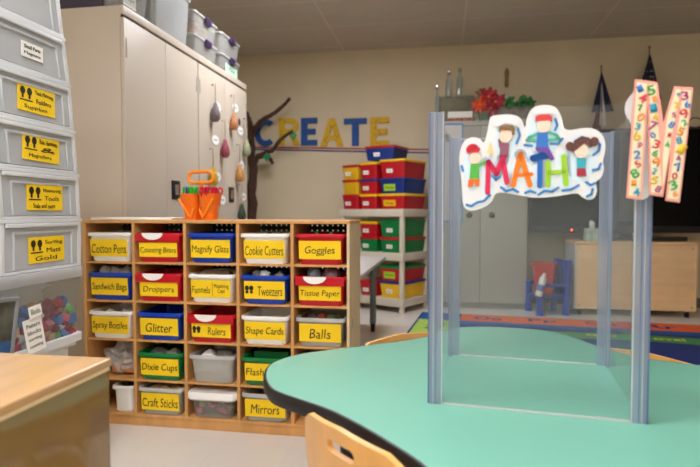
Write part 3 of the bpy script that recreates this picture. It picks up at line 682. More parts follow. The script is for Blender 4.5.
# ------------------------------------------------------------------ MATH sign
K = .00176
def sp_(pts): return [((x-533)*K, (158-y)*K) for x, y in pts]
ms = thing('math_sign', 'white cloud sign reading MATH with cartoon children on the shield', 'sign', (.157, 1.0285, 1.069), sa)
def lay(name, polys, m, parent, n, th=.0007):
    bm = BM()
    for p in polys: prism(bm, sp_(p), -.0015-n*.0008-th, -.0015-n*.0008+.0004)
    return obj(name, bm, m, parent)
cloud = [(461, 160), (462, 148), (466, 139), (474, 135), (482, 137), (486, 141), (489, 133), (491, 122), (493, 115), (500, 113), (515, 113.5), (523, 118), (527, 127), (529, 117), (533, 109), (540, 105.5), (550, 105.5), (557, 109), (562, 118), (565, 130), (574, 131), (587, 130), (597, 134), (602, 142), (603, 152), (601, 163), (602, 172), (599, 180), (595, 184), (596, 192), (594, 199), (589, 201.5), (583, 199), (578, 195), (568, 196), (556, 198), (540, 199), (525, 197), (510, 194), (499, 194), (495, 202), (488, 208), (476, 212), (468, 210), (465, 203), (464, 190), (463, 178)]
cl = smooth_loop([Vector(p) for p in cloud], 3); cl = [(p.x, p.y) for p in cl]
bm = BM(); prism(bm, sp_(cl), -.0015, .0015); back = obj('backing', bm, M['card'], ms)
def strokes(pts, r): return [capsule(a, b, r) for a, b in zip(pts, pts[1:])]
Ml = [(490.5, 193), (491, 161), (499.5, 174), (505, 158), (510, 183)]; Al = [(516, 186), (523, 154), (532.5, 186)]; Ab = [(518, 176), (534, 175)]
Tl = [(542, 187), (542, 158)]; Tb = [(535, 158.5), (549, 156)]; Hl = [(550, 186), (550, 164)]; Hr = [(567, 185), (564.5, 158)]; Hb = [(551, 174), (565, 173)]
halo = strokes(Ml, 6.0)+strokes(Al, 6)+strokes(Tl, 6)+strokes(Tb, 6)+strokes(Hl, 6)+strokes(Hr, 6)+[ell(475, 165, 9, 26), ell(508, 140, 11, 24), ell(545, 135, 15, 24), ell(580, 160, 14, 24)]
lay('pale_halo', halo, cm('cfe2ee'), back, 0)
wav = cm('2b7fc0')
arcs = [[(469, 206), (474, 207.5), (480, 203.5), (487, 202), (493, 196)], [(504, 188), (509, 192), (516, 190), (521, 193)], [(528, 194), (533, 192), (538, 194)], [(541, 196), (547, 192), (554, 193), (560, 189)], [(564, 192), (572, 191), (579, 187)], [(587, 198), (591, 196), (592, 191)],
        [(594, 142), (598, 147), (597, 153), (592, 157)], [(592, 172), (597, 171), (599, 166)], [(520, 128), (522, 135), (519, 143)], [(556, 120), (558, 126), (556, 131)], [(527, 145), (534, 146)], [(552, 144.5), (559, 145), (563, 140)], [(463.5, 165), (465, 170)], [(495, 176), (499, 180), (503, 177)], [(586, 184), (590, 187), (594, 185)]]
for a in arcs: lay('blue_wave', strokes(a, 1.25), wav, back, 1)
lay('letter', strokes(Ml, 2.6), cm('cf1f4e', .4), back, 2); lay('letter', strokes(Al, 2.7)+strokes(Ab, 2), cm('f07a1c', .4), back, 2)
lay('letter', strokes(Tl, 2.6)+strokes(Tb, 3.2)+[ell(537, 159, 5, 3.4), ell(545, 156.5, 6, 4)], cm('1d62b5', .4), back, 2); lay('letter', strokes(Hl, 2.6)+strokes(Hr, 2.7)+strokes(Hb, 2.2), cm('9ac92e', .4), back, 2)
skin = cm('f2d2bd')
def kid(head, hr, shirt, shirtc, legs, legc, hairp, hairc, arms=None, extra=None):
    b = lay('cartoon_child', [shirt], cm(shirtc), back, 3)
    if arms: lay('sleeves', [c for a in arms for c in strokes(a, 1.5)], cm(extra or shirtc), b, 2.4)
    lay('trousers', legs, cm(legc), b, 3)
    lay('head', [ell(head[0], head[1], hr*.92, hr)], skin, b, 4)
    return b, lay('hair', hairp, cm(hairc), b, 5)
kid((477.5, 157), 6.2, [(473, 163), (481, 163), (482, 179), (472, 179)], '4fae42', [[(471, 179), (482, 179), (482, 186), (478, 186), (477, 182), (475, 187), (470, 187)]], 'ef6a2a', [ell(475, 148.5, 6.8, 6.5, 12, 150, 385), [(468, 150), (483, 149), (482, 146), (476, 143)]], 'd62535', [[(480, 166), (487, 161)]])
kid((508, 135), 7, [(503, 142), (512, 143), (511, 156), (502, 157)], '8a5468', [[(502, 155), (511, 155), (508, 160), (503, 160)]], 'b81e50', [[(502, 131), (502, 125), (507, 122.5), (514, 123.5), (517, 128), (517, 134), (514.5, 135), (514, 129.5), (503, 129)]], '7b5a36', [[(503, 146), (502, 139)]])
kid((545, 126), 7.2, [(539, 133), (549, 133), (550, 148), (538, 148)], '2f6fc0', [[(537, 148), (550, 148), (556, 160), (553, 162), (547, 153), (539, 152)]], '6b3f97', [[(537, 124), (537, 117), (542, 114.5), (550, 115), (553, 118), (553, 124), (551, 121), (538, 121)]], 'cf3b3a', [[(539, 134), (532, 137), (529, 140), (545, 141), (560, 140), (557, 136), (550, 133)]], '4fb39a')
kid((581, 153), 7, [(576.5, 160), (585.5, 160), (585, 170), (577, 170)], '2fa3b5', [[(577, 170), (585, 170), (586, 178), (577, 178)]], 'a3283c', [ell(570, 148, 4, 4.5), ell(592.5, 144, 4.2, 4.5), [(571, 152), (574, 142), (581, 138), (588, 140), (592, 147), (589, 150), (584, 145), (578, 150), (573, 154)]], '5f3833')
lay('party_hat', [[(489.5, 152), (493, 140), (496, 153)]], cm('f0d28a'), back, 3)
box('tape', -.064, -.022, -.0062, -.0052, .058, .072, M['card'], ms, bev=0); box('tape', .004, .038, -.0062, -.0052, .076, .087, M['card'], ms, bev=0)  # clear tape; its whitish glare is painted in as opaque white

# letter M made of number strips, and the white cloud sign seen edge on at the shield's right panel
ns = thing('number_letter_sign', 'tall letter M sign patterned with numbers and edged in pink', 'sign', (.326, .985, .985), R(-3))
K2 = .00162
def n_(pts): return [((x-640)*K2, (200-y)*K2+.0) for x, y in pts]
mp_ = [(634, 72), (655, 76), (661.5, 118), (671, 81), (688, 83), (678, 199), (665, 197), (669, 140), (662.5, 193), (650, 191), (646.5, 95), (642, 196), (628, 194)]
bm = BM(); prism(bm, n_(mp_), -.0015, .0015); nb = obj('backing', bm, cm('f0a090'), ns)
strips = [[(635.5, 75), (645.2, 77), (640.5, 193), (629.8, 191.5)], [(647.5, 77.5), (653.8, 79), (661.3, 190), (651.3, 188.5)], [(672.5, 84), (676.5, 84.5), (662, 183), (661.3, 150), (664.5, 112)], [(679, 85), (686.3, 86.2), (676.6, 196), (666.6, 194.6)]]
bm = BM()
for s in strips: prism(bm, n_(s), -.0022, -.0014)
obj('cream_field', bm, cm('e2dab8'), nb)
dc = ['2a6fc0', 'd23a44', '3da04a', 'ee8a2a', '1e8fb0', 'e2b62a', 'b03a78']
for s, (a, b_, n) in enumerate((((640, 82), (635.5, 188), 12), ((650.5, 84), (656, 185), 12), ((674.5, 90), (665, 140), 6), ((682, 91), (672, 190), 12))):
    for i in range(n):
        t = i/(n-1); x = a[0]+(b_[0]-a[0])*t+(0 if s == 2 else (-1.6, 1.6, 0, 1.2, -1.2)[i % 5]); y = a[1]+(b_[1]-a[1])*t; p = n_([(x, y)])[0]
        k_ = (.0085, .0120, .0075, .0105)[(i+s) % 4]*(.7 if s == 2 else 1)
        text(str((i*3+s*4+1) % 10), k_, k_*1.35, cm(dc[(i+s*2) % 7]), nb, (p[0], -.0023, p[1]), (0, R(random.uniform(-35, 35)), 0), name='digit', bold=.02)
cs = thing('cloud_sign', 'white scalloped card showing behind the number patterned letter M', 'sign', (.315, 1.002, .995), R(-6.6))
bm = BM()
pts = [(.012, .0), (.006, .03), (.012, .05), (.002, .062), (.004, .08), (.01, .10), (.002, .125), (-.008, .145), (-.006, .165), (.004, .18), (.008, .19), (.018, .198), (.03, .192), (.034, .16), (.036, .1), (.034, .02), (.028, .0)]
p2 = [(p.x, p.y) for p in smooth_loop([Vector(p) for p in pts], 3)]; prism(bm, p2, -.0015, .0015)
obj('backing', bm, M['card'], cs)

# ------------------------------------------------------------------ back wall: CREATE, tapes, branch
def wl(name, polys, h, label, build=None):
    bm = BM()
    if build: build(bm)
    else:
        for p in polys: prism(bm, p, 6.030, 6.047)
    m, nt, o_ = newmat('starry foam ' + h + name)
    p_ = nt.nodes.new('ShaderNodeBsdfPrincipled'); p_.inputs['Roughness'].default_value = .7
    tc = nt.nodes.new('ShaderNodeTexCoord'); v = nt.nodes.new('ShaderNodeTexVoronoi'); v.inputs['Scale'].default_value = 26
    rp = nt.nodes.new('ShaderNodeValToRGB'); c = lin(h); rp.color_ramp.elements[0].color = scl(c, .6); rp.color_ramp.elements[1].color = c
    rp.color_ramp.elements[0].position = .2; rp.color_ramp.elements[1].position = .35
    nt.links.new(tc.outputs['Object'], v.inputs['Vector']); nt.links.new(v.outputs['Distance'], rp.inputs['Fac']); nt.links.new(rp.outputs['Color'], p_.inputs['Base Color']); nt.links.new(p_.outputs[0], o_.inputs['Surface'])
    tag(obj('wall_letter', bm, m), label, 'letter', 'letters of the word on the back wall')
BLU, YLW = '1f4f96', 'd6ab1c'
def rect(x0, x1, z0, z1): return [(x0, z0), (x1, z0), (x1, z1), (x0, z1)]
zt, zb = 2.045, 1.735
cc = (-2.0, 1.885)
wl('c', [ell(cc[0], cc[1], .135, .155, 18, 50, 310)+[(cc[0]+.072*math.cos(R(a)), cc[1]+.09*math.sin(R(a))) for a in range(310, 45, -15)]], BLU, 'blue foam letter C behind the branch on the back wall')
def ring_(x, z, rx, rz, tx, a0, a1): return ell(x, z, rx, rz, 12, a0, a1)+ell(x, z, rx-tx, rz-tx, 12, a0, a1)[::-1]
wl('r', [rect(-1.845, -1.775, zb, zt), rect(-1.775, -1.70, zt-.06, zt), rect(-1.775, -1.70, 1.865, 1.92), ring_(-1.70, (zt+1.865)/2, .085, (zt-1.865)/2, .058, -90, 90), [(-1.735, 1.865), (-1.665, 1.875), (-1.595, zb), (-1.67, zb)]], YLW, 'yellow foam letter R on the back wall')
def E_(x0, x1, z0, z1): return [rect(x0, x0+.075, z0, z1), rect(x0+.075, x1, z1-.062, z1), rect(x0+.075, x1-.02, (z0+z1)/2-.032, (z0+z1)/2+.032), rect(x0+.075, x1, z0, z0+.062)]
wl('e', E_(-1.585, -1.395, zb-.005, zt-.005), BLU, 'blue foam letter E between the R and the A')
def letter_a(bm):
    o = [(-1.36, zb-.02), (-1.285, zb-.02), (-1.266, 1.785), (-1.189, 1.785), (-1.17, zb-.02), (-1.095, zb-.02), (-1.192, 2.025), (-1.263, 2.025)]
    h = [(-1.252, 1.838), (-1.203, 1.838), (-1.2275, 1.945)]
    quads = [(0, 1, 2, 'h0', 7), (2, 3, 'h1', 'h0'), (3, 4, 5, 6, 'h1'), (6, 7, 'h0', 'h2'), ('h1', 6, 'h2')]
    def mk(y): return {**{i: bm.verts.new((p[0], y, p[1])) for i, p in enumerate(o)}, **{'h%d' % i: bm.verts.new((p[0], y, p[1])) for i, p in enumerate(h)}}
    f, b = mk(6.030), mk(6.047)
    for q in quads: bm.faces.new([f[k] for k in q]); bm.faces.new([b[k] for k in q][::-1])
    for ring in (list(range(8)), ['h0', 'h1', 'h2']):
        for k, n in zip(ring, ring[1:]+ring[:1]): bm.faces.new((f[k], f[n], b[n], b[k]))
wl('a', None, YLW, 'yellow foam letter A on the back wall', letter_a)
wl('t', [rect(-1.09, -.83, 1.955, 2.02), rect(-1.0, -.92, zb-.02, 1.955)], BLU, 'blue foam letter T on the back wall')
wl('e2', E_(-.795, -.58, zb-.03, zt-.02), YLW, 'yellow foam letter E at the end of the word')
def tape(h, zl, zr, label):
    bm = BM(); prism(bm, [(-2.38, zl), (.05, zr), (.05, zr+.016), (-2.38, zl+.016)], 6.044, 6.0495)
    tag(obj('wall_tape', bm, cm(h)), label, 'tape')
tape('a8283c', 1.722, 1.645, 'thin red tape line under the word on the back wall'); tape('243a7a', 1.70, 1.608, 'thin blue tape line below the red tape')
br = thing('tree_branch', 'dark bare tree branch standing in the corner by the cabinet', 'branch', (0, 5.88, 0))
def curvy(pts, n=6, w=.012, s=0):
    o = []; P = [Vector(p) for p in pts]
    for a, b in zip(P, P[1:]):
        for k in range(n): o.append(a.lerp(b, k/n))
    o.append(P[-1])
    return [p+Vector((noise.noise(p*5+Vector((s, 0, 0))), noise.noise(p*5+Vector((0, s, 3))), noise.noise(p*5+Vector((9, 0, s)))))*w*2 for p in o]
bm = BM(); pts = curvy([(-2.15, 0, .0), (-2.135, 0, .9), (-2.1, 0, 1.45), (-2.12, .02, 1.7), (-2.13, .0, 1.95), (-2.19, -.02, 2.1)]); tube(bm, pts, [.06-.032*i/len(pts) for i in range(len(pts))], 10, wob=.5); obj('trunk', bm, M['bark'], br, smooth=True)
for i, (P, r0) in enumerate((([(-2.12, .0, 1.86), (-2.0, -.04, 1.985), (-1.87, -.07, 2.02), (-1.74, -.09, 2.14), (-1.64, -.1, 2.22)], .030), ([(-2.11, 0, 1.50), (-2.02, -.05, 1.60), (-1.86, -.08, 1.64), (-1.74, -.1, 1.76), (-1.60, -.12, 1.85)], .030), ([(-2.02, -.05, 1.60), (-1.93, -.06, 1.60), (-1.85, -.07, 1.50)], .034), ([(-2.12, 0, 1.7), (-2.05, -.08, 1.82), (-2.02, -.1, 1.9)], .02))):
    bm = BM(); pts = curvy(P, 5, .012, i); tube(bm, pts, [r0*(1-.45*k/len(pts)) for k in range(len(pts))], 9, wob=.5); obj('limb', bm, M['bark'], br, smooth=True)
for p in ((-1.59, -.13, 1.80), (-1.90, -.11, 1.575)):
    bm = BM(); n0 = 0
    for k in range(9):
        a = k*.7; c = Vector(p)+Vector((.02*math.cos(a), -.01-.005*(k % 3), .03*math.sin(a)))
        bmesh.ops.create_icosphere(bm, subdivisions=1, radius=.02, matrix=Matrix.Translation(c) @ Matrix.Rotation(a, 4, 'Y') @ Matrix.Diagonal((1.1, .4, .6, 1)))
    obj('leaf_cluster', bm, cm('1f9a5a'), br, smooth=True)

# ------------------------------------------------------------------ rolling table behind the cubby
rt = thing('folding_table', 'light grey rectangular table behind the cubby unit', 'table', (0, 0, 0))
box('tabletop', -1.20, -.455, 2.72, 4.46, .585, .612, M['greytop'], rt, bev=.004)
for x, y in ((-.55, 4.37), (-1.1, 4.37), (-.55, 2.85), (-1.1, 2.85)):
    bm = BM(); tube(bm, [(x, y, .07), (x, y, .585)], .026, 12); lg = obj('leg', bm, cm('6d6f73', .4), rt, smooth=True)
    bm = BM(); tube(bm, [(x-.014, y, .032), (x+.014, y, .032)], .032, 14); obj('caster', bm, M['black'], lg, smooth=True)
    bm = BM(); bx(bm, x-.02, x+.02, y-.012, y+.012, .05, .08); obj('caster_fork', bm, M['black'], lg)

# ------------------------------------------------------------------ beige utility shelf with totes
su = thing('utility_shelf', 'beige resin utility shelf stacked with coloured totes', 'shelf', (-.363, 5.17, 0), R(-28))
SWD, SDP = .78, .50
for z in (.06, .505, .93):
    bm = BM(); bx(bm, -SWD, 0, 0, SDP, z, z+.075); obj('shelf_board', bm, M['offw'], su, bev=.008)
for x in (-SWD+.03, -.03):
    for y in (.03, SDP-.03):
        for a, b in ((.135, .505), (.58, .93)):
            bm = BM(); tube(bm, [(x, y, a), (x, y, b)], .027, 14); obj('post', bm, M['offw'], su, smooth=True)
        bm = BM(); tube(bm, [(x, y, 0), (x, y, .06)], .027, 14); obj('foot', bm, M['offw'], su, smooth=True)
import itertools
mS = Matrix.Translation((-.363, 5.17, 0)) @ Matrix.Rotation(R(-28), 4, 'Z')
def tote(x, z, body, lid, label, w=.215, h=.150, d=.43, note_='white', ws=None, y=.03, rz=0):
    p = mS @ Vector((x, y, z)); t = thing('lidded_tote', label, 'tote', p, R(-28+rz), 'coloured totes on the utility shelf')
    cx, cy = 0, d/2
    bm = BM(); rings(bm, [rr(w*.86, d*.9, .02, 0, 3, cx, cy), rr(w*.95, d*.97, .02, h-.02, 3, cx, cy), rr(w*.9, d*.93, .02, h-.02, 3, cx, cy), rr(w*.8, d*.84, .02, .006, 3, cx, cy)])
    obj('body', bm, body, t, smooth=True)
    bm = BM(); rings(bm, [rr(w*.96, d*.98, .02, h-.026, 3, cx, cy), rr(w, d, .022, h-.024, 3, cx, cy), rr(w, d, .022, h-.006, 3, cx, cy), rr(w*.95, d*.96, .02, h-.001, 3, cx, cy)])
    obj('lid', bm, lid, t, smooth=True)
    if note_:
        lw, lh, m = {'white': (.07, .038, M['whitepaper']), 'yellow': (.14, .06, M['yel2']), 'lime': (.13, .065, cm('a5cf2e'))}[note_]
        ang = math.atan2((d*.97-d*.9)/2, h)
        bm = BM(); bx(bm, -lw/2, lw/2, -.001, .001, -lh/2, lh/2); l = obj('label', bm, m, t, (-.03, .006+d*.015, h*.38), (ang, 0, R(0)))
        l.location.y = -.0+d*.05 - (h*.38)*math.tan(ang) - .002
        text(ws or 'Math', lw*.7, lh*.4, M['inkf'] if note_ == 'white' else M['ink'], l, (0, -.0015, 0))
    return t
r_, b_, y_, g_ = M['red2'], M['blue2'], M['yel2'], M['green']
TZ = 1.006; xs = [-.665, -.44, -.155]
tr = M['red2']
ytl = clear('translucent yellow plastic', 'e8b820', .85, .35)
tote(xs[0], TZ, r_, r_, 'red tote at the bottom of the left stack on the shelf top', w=.215)
tote(xs[0], TZ+.151, ytl, tr, 'yellow tote in the middle of the left stack on the shelf top', w=.215, note_=None)
tote(xs[0], TZ+.302, ytl, tr, 'yellow tote with red lid on top of the left stack', w=.215)
tote(xs[1], TZ, r_, y_, 'red tote with yellow lid, bottom of the middle stack on the shelf', w=.22)
tote(xs[1], TZ+.151, r_, b_, 'red tote with blue lid in the middle stack', w=.22)
tote(xs[1], TZ+.302, r_, y_, 'red tote with yellow lid, top of the middle stack', w=.22, h=.165)
tote(xs[2], TZ, r_, y_, 'red tote with wide yellow label, bottom of the right stack', w=.30, note_='yellow', ws='Games')
tote(xs[2], TZ+.151, b_, b_, 'blue tote with lime label in the right stack', w=.30, note_='lime', ws='Pets', h=.15)
tote(xs[2], TZ+.302, r_, y_, 'red tote with yellow lid and white label atop the right stack', w=.30, h=.18)
tote(-.31, TZ+.484, b_, tr, 'blue tote with red lid, topmost on the shelf', w=.34, h=.14, d=.34, y=.04, rz=6)
MZ = .581
tote(xs[1]+.0, MZ, g_, tr, 'green tote with red lid, left of the lower pair on the middle shelf', w=.22)
tote(xs[1]+.0, MZ+.151, r_, y_, 'red tote with yellow lid on the middle shelf', w=.22)
tote(xs[2], MZ, g_, tr, 'green tote with red lid near the shelf post on the middle shelf', w=.30)
tote(xs[2], MZ+.151, g_, g_, 'green tote with green lid on the middle shelf', w=.30, h=.17)
BZ = .136
tote(xs[1]+.0, BZ, r_, r_, 'red tote behind the grey table leg on the bottom shelf', w=.22)
tote(xs[2], BZ, y_, b_, 'yellow tote with blue lid on the bottom shelf', w=.30, h=.165)
tote(xs[2], BZ+.166, r_, g_, 'red tote with lime label and green lid on the bottom shelf', w=.30, note_='lime', ws='Shapes')

# ------------------------------------------------------------------ grey two-door cabinet at the back and what stands on it
gc = thing('storage_cabinet', 'grey two-door steel cabinet against the back wall behind the shield', 'cabinet', (-.075, 5.58, 0))
GW, GH = .905, 1.885
bm = BM(); bx(bm, 0, GW, .02, .46, .06, GH); obj('body', bm, M['cabb'], gc, bev=.004)
box('base', .01, GW-.01, .03, .46, 0, .06, cm('8f8a84'), gc, bev=0); box('header', 0, GW, 0, .022, GH-.05, GH, M['cabb'], gc)
for i, (a, b) in enumerate(((.004, GW/2-.002), (GW/2+.002, GW-.004))):
    d = box('door', a, b, 0, .02, .065, GH-.055, M['cabb'], gc); hx = GW/2+(-.11, .11)[i]
    bm = BM(); lathe(bm, [(.026, 0), (.03, .006), (.022, .02), (.012, .03)], 16); h = obj('handle', bm, cm('5a554f', .35), d, (hx, 0, .945), (R(90), 0, 0), smooth=True)
t = thing('poster', 'narrow pale poster with blue border on the grey cabinet door', 'poster', (.0, 5.572, .875))
box('sheet', 0, .20, 0, .003, 0, .985, cm('c9c6c4'), t, bev=0); bm = BM()
for a in ((0, .2, .97, .985), (.188, .2, 0, .97), (0, .012, 0, .97), (.012, .188, 0, .012)): bx(bm, a[0], a[1], -.002, 0, a[2], a[3])
obj('border', bm, cm('2f7fc4'), t)
bm = BM(); prism(bm, [(.03, .90), (.09, .80), (.03, .80)], -.002, 0); obj('folded_corner', bm, cm('8d8b8b'), t)
GT = GH+.001
t = thing('clear_display_box', 'clear plastic box with white card on the grey cabinet', 'box', (-.06, 5.62, GT))
for a in ((0, .38, 0, .004), (0, .38, .30, .304)): box('side', a[0], a[1], a[2], a[3], 0, .25, M['boxglass'], t, bev=0)
for a in ((0, .004), (.376, .38)): box('side', a[0], a[1], .004, .30, 0, .25, M['boxglass'], t, bev=0)
box('lid', 0, .38, 0, .304, .25, .256, M['boxglass'], t, bev=0)
tag(box('white_card', .05, .29, 5.605, 5.609, GT+.035, GT+.095, M['whitepaper'], bev=0), 'white paper strip leaning on the clear box', 'paper')
for i in range(7):
    bm = BM(); bmesh.ops.create_icosphere(bm, subdivisions=2, radius=.017)
    tag(obj('bead', bm, cm('c4502c'), None, (.06+.038*i, 5.597, GT+.017), smooth=True), 'orange red bead in the row before the clear box', 'bead', 'beads in front of the clear box')
for i, (x, y, hh, rr_, z) in enumerate(((-.055, 5.60, .34, .03, GT), (.06, 5.72, .25, .036, GT+.257), (.17, 5.74, .28, .036, GT+.257))):
    bm = BM(); lathe(bm, [(rr_*.8, 0), (rr_, .01), (rr_, hh*.55), (rr_*.9, hh*.7), (rr_*.5, hh*.82), (rr_*.45, hh*.93), (rr_*.6, hh*.95), (rr_*.6, hh)], 18)
    t = thing('glass_bottle', ('clear glass bottle at the left end of the grey cabinet', 'clear glass bottle, left of the pair on the clear box', 'clear glass bottle, right of the pair on the clear box')[i], 'bottle', (x, y, z), 0, 'clear bottles on the cabinet')
    obj('body', bm, M['glass'], t, smooth=True)
    bm = BM(); lathe(bm, [(rr_*.5, hh), (rr_*.62, hh+.004), (rr_*.62, hh+.025), (rr_*.3, hh+.03)], 14); obj('cap', bm, M['chrome'], t, smooth=True)
fp = thing('potted_flowers', 'red and orange artificial flowers in a green pot on the cabinet', 'flowers', (.42, 5.68, GT))
bm = BM(); lathe(bm, [(.05, 0), (.055, .004), (.068, .11), (.072, .115), (.06, .11), (.05, .02)], 18); obj('pot', bm, mat('mottled green pot', '3f6b3f', .5, .4, 14), fp, smooth=True)
random.seed(3)
def flower(c, r, m, nm):
    bm = BM()
    for k in range(9):
        a = 2*PI*k/9; mt = Matrix.Translation(Vector(c)) @ Matrix.Rotation(random.uniform(-.5, .5), 4, 'X') @ Matrix.Rotation(a, 4, 'Y') @ Matrix.Translation((r*.55, 0, 0)) @ Matrix.Diagonal((r*.55, r*.14, r*.24, 1))
        bmesh.ops.create_icosphere(bm, subdivisions=2, radius=1, matrix=mt)
    f = obj(nm, bm, m, fp, smooth=True)
    bm = BM(); bmesh.ops.create_icosphere(bm, subdivisions=1, radius=r*.16, matrix=Matrix.Translation(Vector(c)+Vector((0, -r*.16, 0)))); obj('flower_centre', bm, cm('d9b02c'), f)
for c, r, h in (((-.055, -.06, .16), .085, 'e0491f'), ((.03, -.05, .235), .095, 'b01834'), ((.10, -.03, .19), .095, 'c51c4c'), ((.05, -.07, .12), .07, '96142e'), ((-.02, .0, .27), .07, '8c1428'), ((.075, -.04, .06), .06, 'a3182f')): flower(c, r, cm(h), 'flower')
bm = BM()
for k in range(26):
    a = random.uniform(0, 2*PI); c = Vector((random.uniform(-.07, .09), random.uniform(-.03, .05), random.uniform(.10, .31)))
    bmesh.ops.create_icosphere(bm, subdivisions=1, radius=1, matrix=Matrix.Translation(c) @ Matrix.Rotation(a, 4, 'Y') @ Matrix.Diagonal((.045, .006, .016, 1)))
obj('leaves', bm, M['leaf'], fp, smooth=True)
gb = thing('planter_basket', 'green leafy planter box on the grey cabinet beside the flowers', 'planter', (.705, 5.72, GT))
bm = BM(); rings(bm, [rr(.34, .16, .02, 0), rr(.37, .18, .02, .13), rr(.35, .16, .02, .13), rr(.32, .14, .02, .01)]); obj('box', bm, mat('patterned box', '6e6558', .6, .5, 16), gb, smooth=True)
bm = BM()
for k in range(70):
    c = Vector((random.uniform(-.18, .18), random.uniform(-.08, .07), random.uniform(.10, .235)))
    bmesh.ops.create_icosphere(bm, subdivisions=1, radius=1, matrix=Matrix.Translation(c) @ Matrix.Rotation(random.uniform(0, 6), 4, 'Y') @ Matrix.Rotation(random.uniform(-.6, .6), 4, 'X') @ Matrix.Diagonal((.05, .008, .02, 1)))
obj('leaves', bm, M['leaf'], gb, smooth=True)
wh = thing('wall_hook', 'small tan hook hanging on the back wall above the planter', 'hook', (.665, 6.03, 2.30))
bm = BM(); lathe(bm, [(.012, 0), (.02, .02), (.016, .10), (.022, .16), (.008, .2)], 12); obj('body', bm, cm('8f7242'), wh, smooth=True)

# ------------------------------------------------------------------ big dark display on the birch cabinet, and the flags behind
cr = thing('low_cabinet', 'low birch cabinet on casters carrying the dark display', 'cabinet', (1.235, 5.40, 0))
CWd, CDp, CHt = 1.06, .42, .70
box('back_face', .02, CWd-.02, 0, .02, .065, CHt-.025, M['birch'], cr); box('top', 0, CWd, -.01, CDp, CHt-.025, CHt, M['birch'], cr)
sd = box('side_panel', 0, .02, 0, CDp, .065, CHt-.025, cm('c7c2bb'), cr); sd['label'] = 'pale grey side panel'
box('side_panel', CWd-.02, CWd, 0, CDp, .065, CHt-.025, M['birch'], cr); box('floor_panel', .02, CWd-.02, .02, CDp, .065, .085, M['birch'], cr)
for x in (.06, CWd-.06):
    for y in (.05, CDp-.05):
        bm = BM(); tube(bm, [(x-.012, y, .028), (x+.012, y, .028)], .028, 14); c_ = obj('caster', bm, M['black'], cr, smooth=True)
        bm = BM(); bx(bm, x-.018, x+.018, y-.01, y+.01, .04, .066); obj('caster_fork', bm, M['steel'], c_)
for x in (.04, CWd-.04):
    for z in (.10, CHt-.06):
        bm = BM(); lathe(bm, [(.006, 0), (.006, .002)], 10); obj('screw', bm, cm('5b4527'), cr, (x, -.0005, z), (R(90), 0, 0))
tv = thing('flat_screen_display', 'large dark flat screen display standing on the birch cabinet', 'display', (.86, 5.62, .0))
TW = 1.66
box('housing', 0, TW, .0, .07, .775, 1.775, M['black'], tv, bev=.006); box('screen', .02, TW-.02, -.004, .002, .84, 1.755, M['screen'], tv, bev=0)
bm = BM(); bmesh.ops.create_icosphere(bm, subdivisions=2, radius=.009); obj('power_light', bm, emit('red standby light', 'ff4a30', 5), tv, (.39, -.012, .80))
box('base', .50, 1.30, -.10, .16, .701, .722, M['black'], tv, bev=.004); box('stand', .85, .95, .01, .06, .722, .775, M['black'], tv)
sb = thing('sound_bar', 'black sound bar in front of the display on the birch cabinet', 'speaker', (1.78, 5.47, .701))
box('body', 0, .46, 0, .05, 0, .045, M['black'], sb, bev=.008); box('grille', .01, .45, -.003, 0, .008, .037, M['dark'], sb, bev=0)
ti = thing('tissue_box', 'pale green tissue box with tissue on the birch cabinet corner', 'tissue box', (1.40, 5.47, .701))
box('carton', -.06, .06, -.06, .06, 0, .12, mat('printed carton', 'b9cfc0', .6, .3, 14), ti, bev=.003)
lump('tissue', (.025, .02, .04), M['whitepaper'], ti, (0, 0, .118), 41, .5, 2, 3)
rc = thing('coiled_cable', 'black looped cable on top of the display at the right edge', 'cable', (2.36, 5.66, 1.776))
bm = BM(); tube(bm, [(.07*math.cos(a), .02*math.sin(2*a), .045+.045*math.sin(a)) for a in [2*PI*k/20 for k in range(20)]], .006, 8, True); obj('loop', bm, M['black'], rc, smooth=True)
def flag(name, label, x, y, z0, z1, w, cols_, seed):
    t = thing(name, label, 'flag', (x, y, z0))
    bm = BM(); tube(bm, [(0, 0, 0), (0, 0, z1-z0)], .006, 8); obj('staff', bm, cm('5b4a35'), t, smooth=True)
    bm = BM(); bmesh.ops.create_icosphere(bm, subdivisions=2, radius=.014, matrix=Matrix.Translation((0, 0, z1-z0+.01))); obj('finial', bm, cm('8a7440', .3), t, smooth=True)
    for k, (m, pts) in enumerate(cols_):
        # draped cloth: a folded sheet that widens downward
        bm = BM(); N = 10; top, bot, z_a, z_b, xo = pts
        a_ = []
        for side in (-.0015, .0015):
            g = []
            for j in range(13):
                v = j/12; row = []
                for i in range(N+1):
                    u = i/N; wv = (top*(1-v)+bot*v)
                    row.append(bm.verts.new((xo*v+(u-.5)*wv, .022*math.sin(u*9+seed+k)*v-.012-.004*k+side, z_a+(z_b-z_a)*v)))
                g.append(row)
            a_.append(g)
        for g in a_:
            for j in range(12):
                for i in range(N): bm.faces.new((g[j][i], g[j][i+1], g[j+1][i+1], g[j+1][i]))
        for j in range(12):
            bm.faces.new((a_[0][j][0], a_[0][j+1][0], a_[1][j+1][0], a_[1][j][0])); bm.faces.new((a_[0][j][N], a_[0][j+1][N], a_[1][j+1][N], a_[1][j][N]))
        for i in range(N):
            bm.faces.new((a_[0][0][i], a_[0][0][i+1], a_[1][0][i+1], a_[1][0][i])); bm.faces.new((a_[0][12][i], a_[0][12][i+1], a_[1][12][i+1], a_[1][12][i]))
        obj('cloth', bm, m, t, smooth=True)
    return t
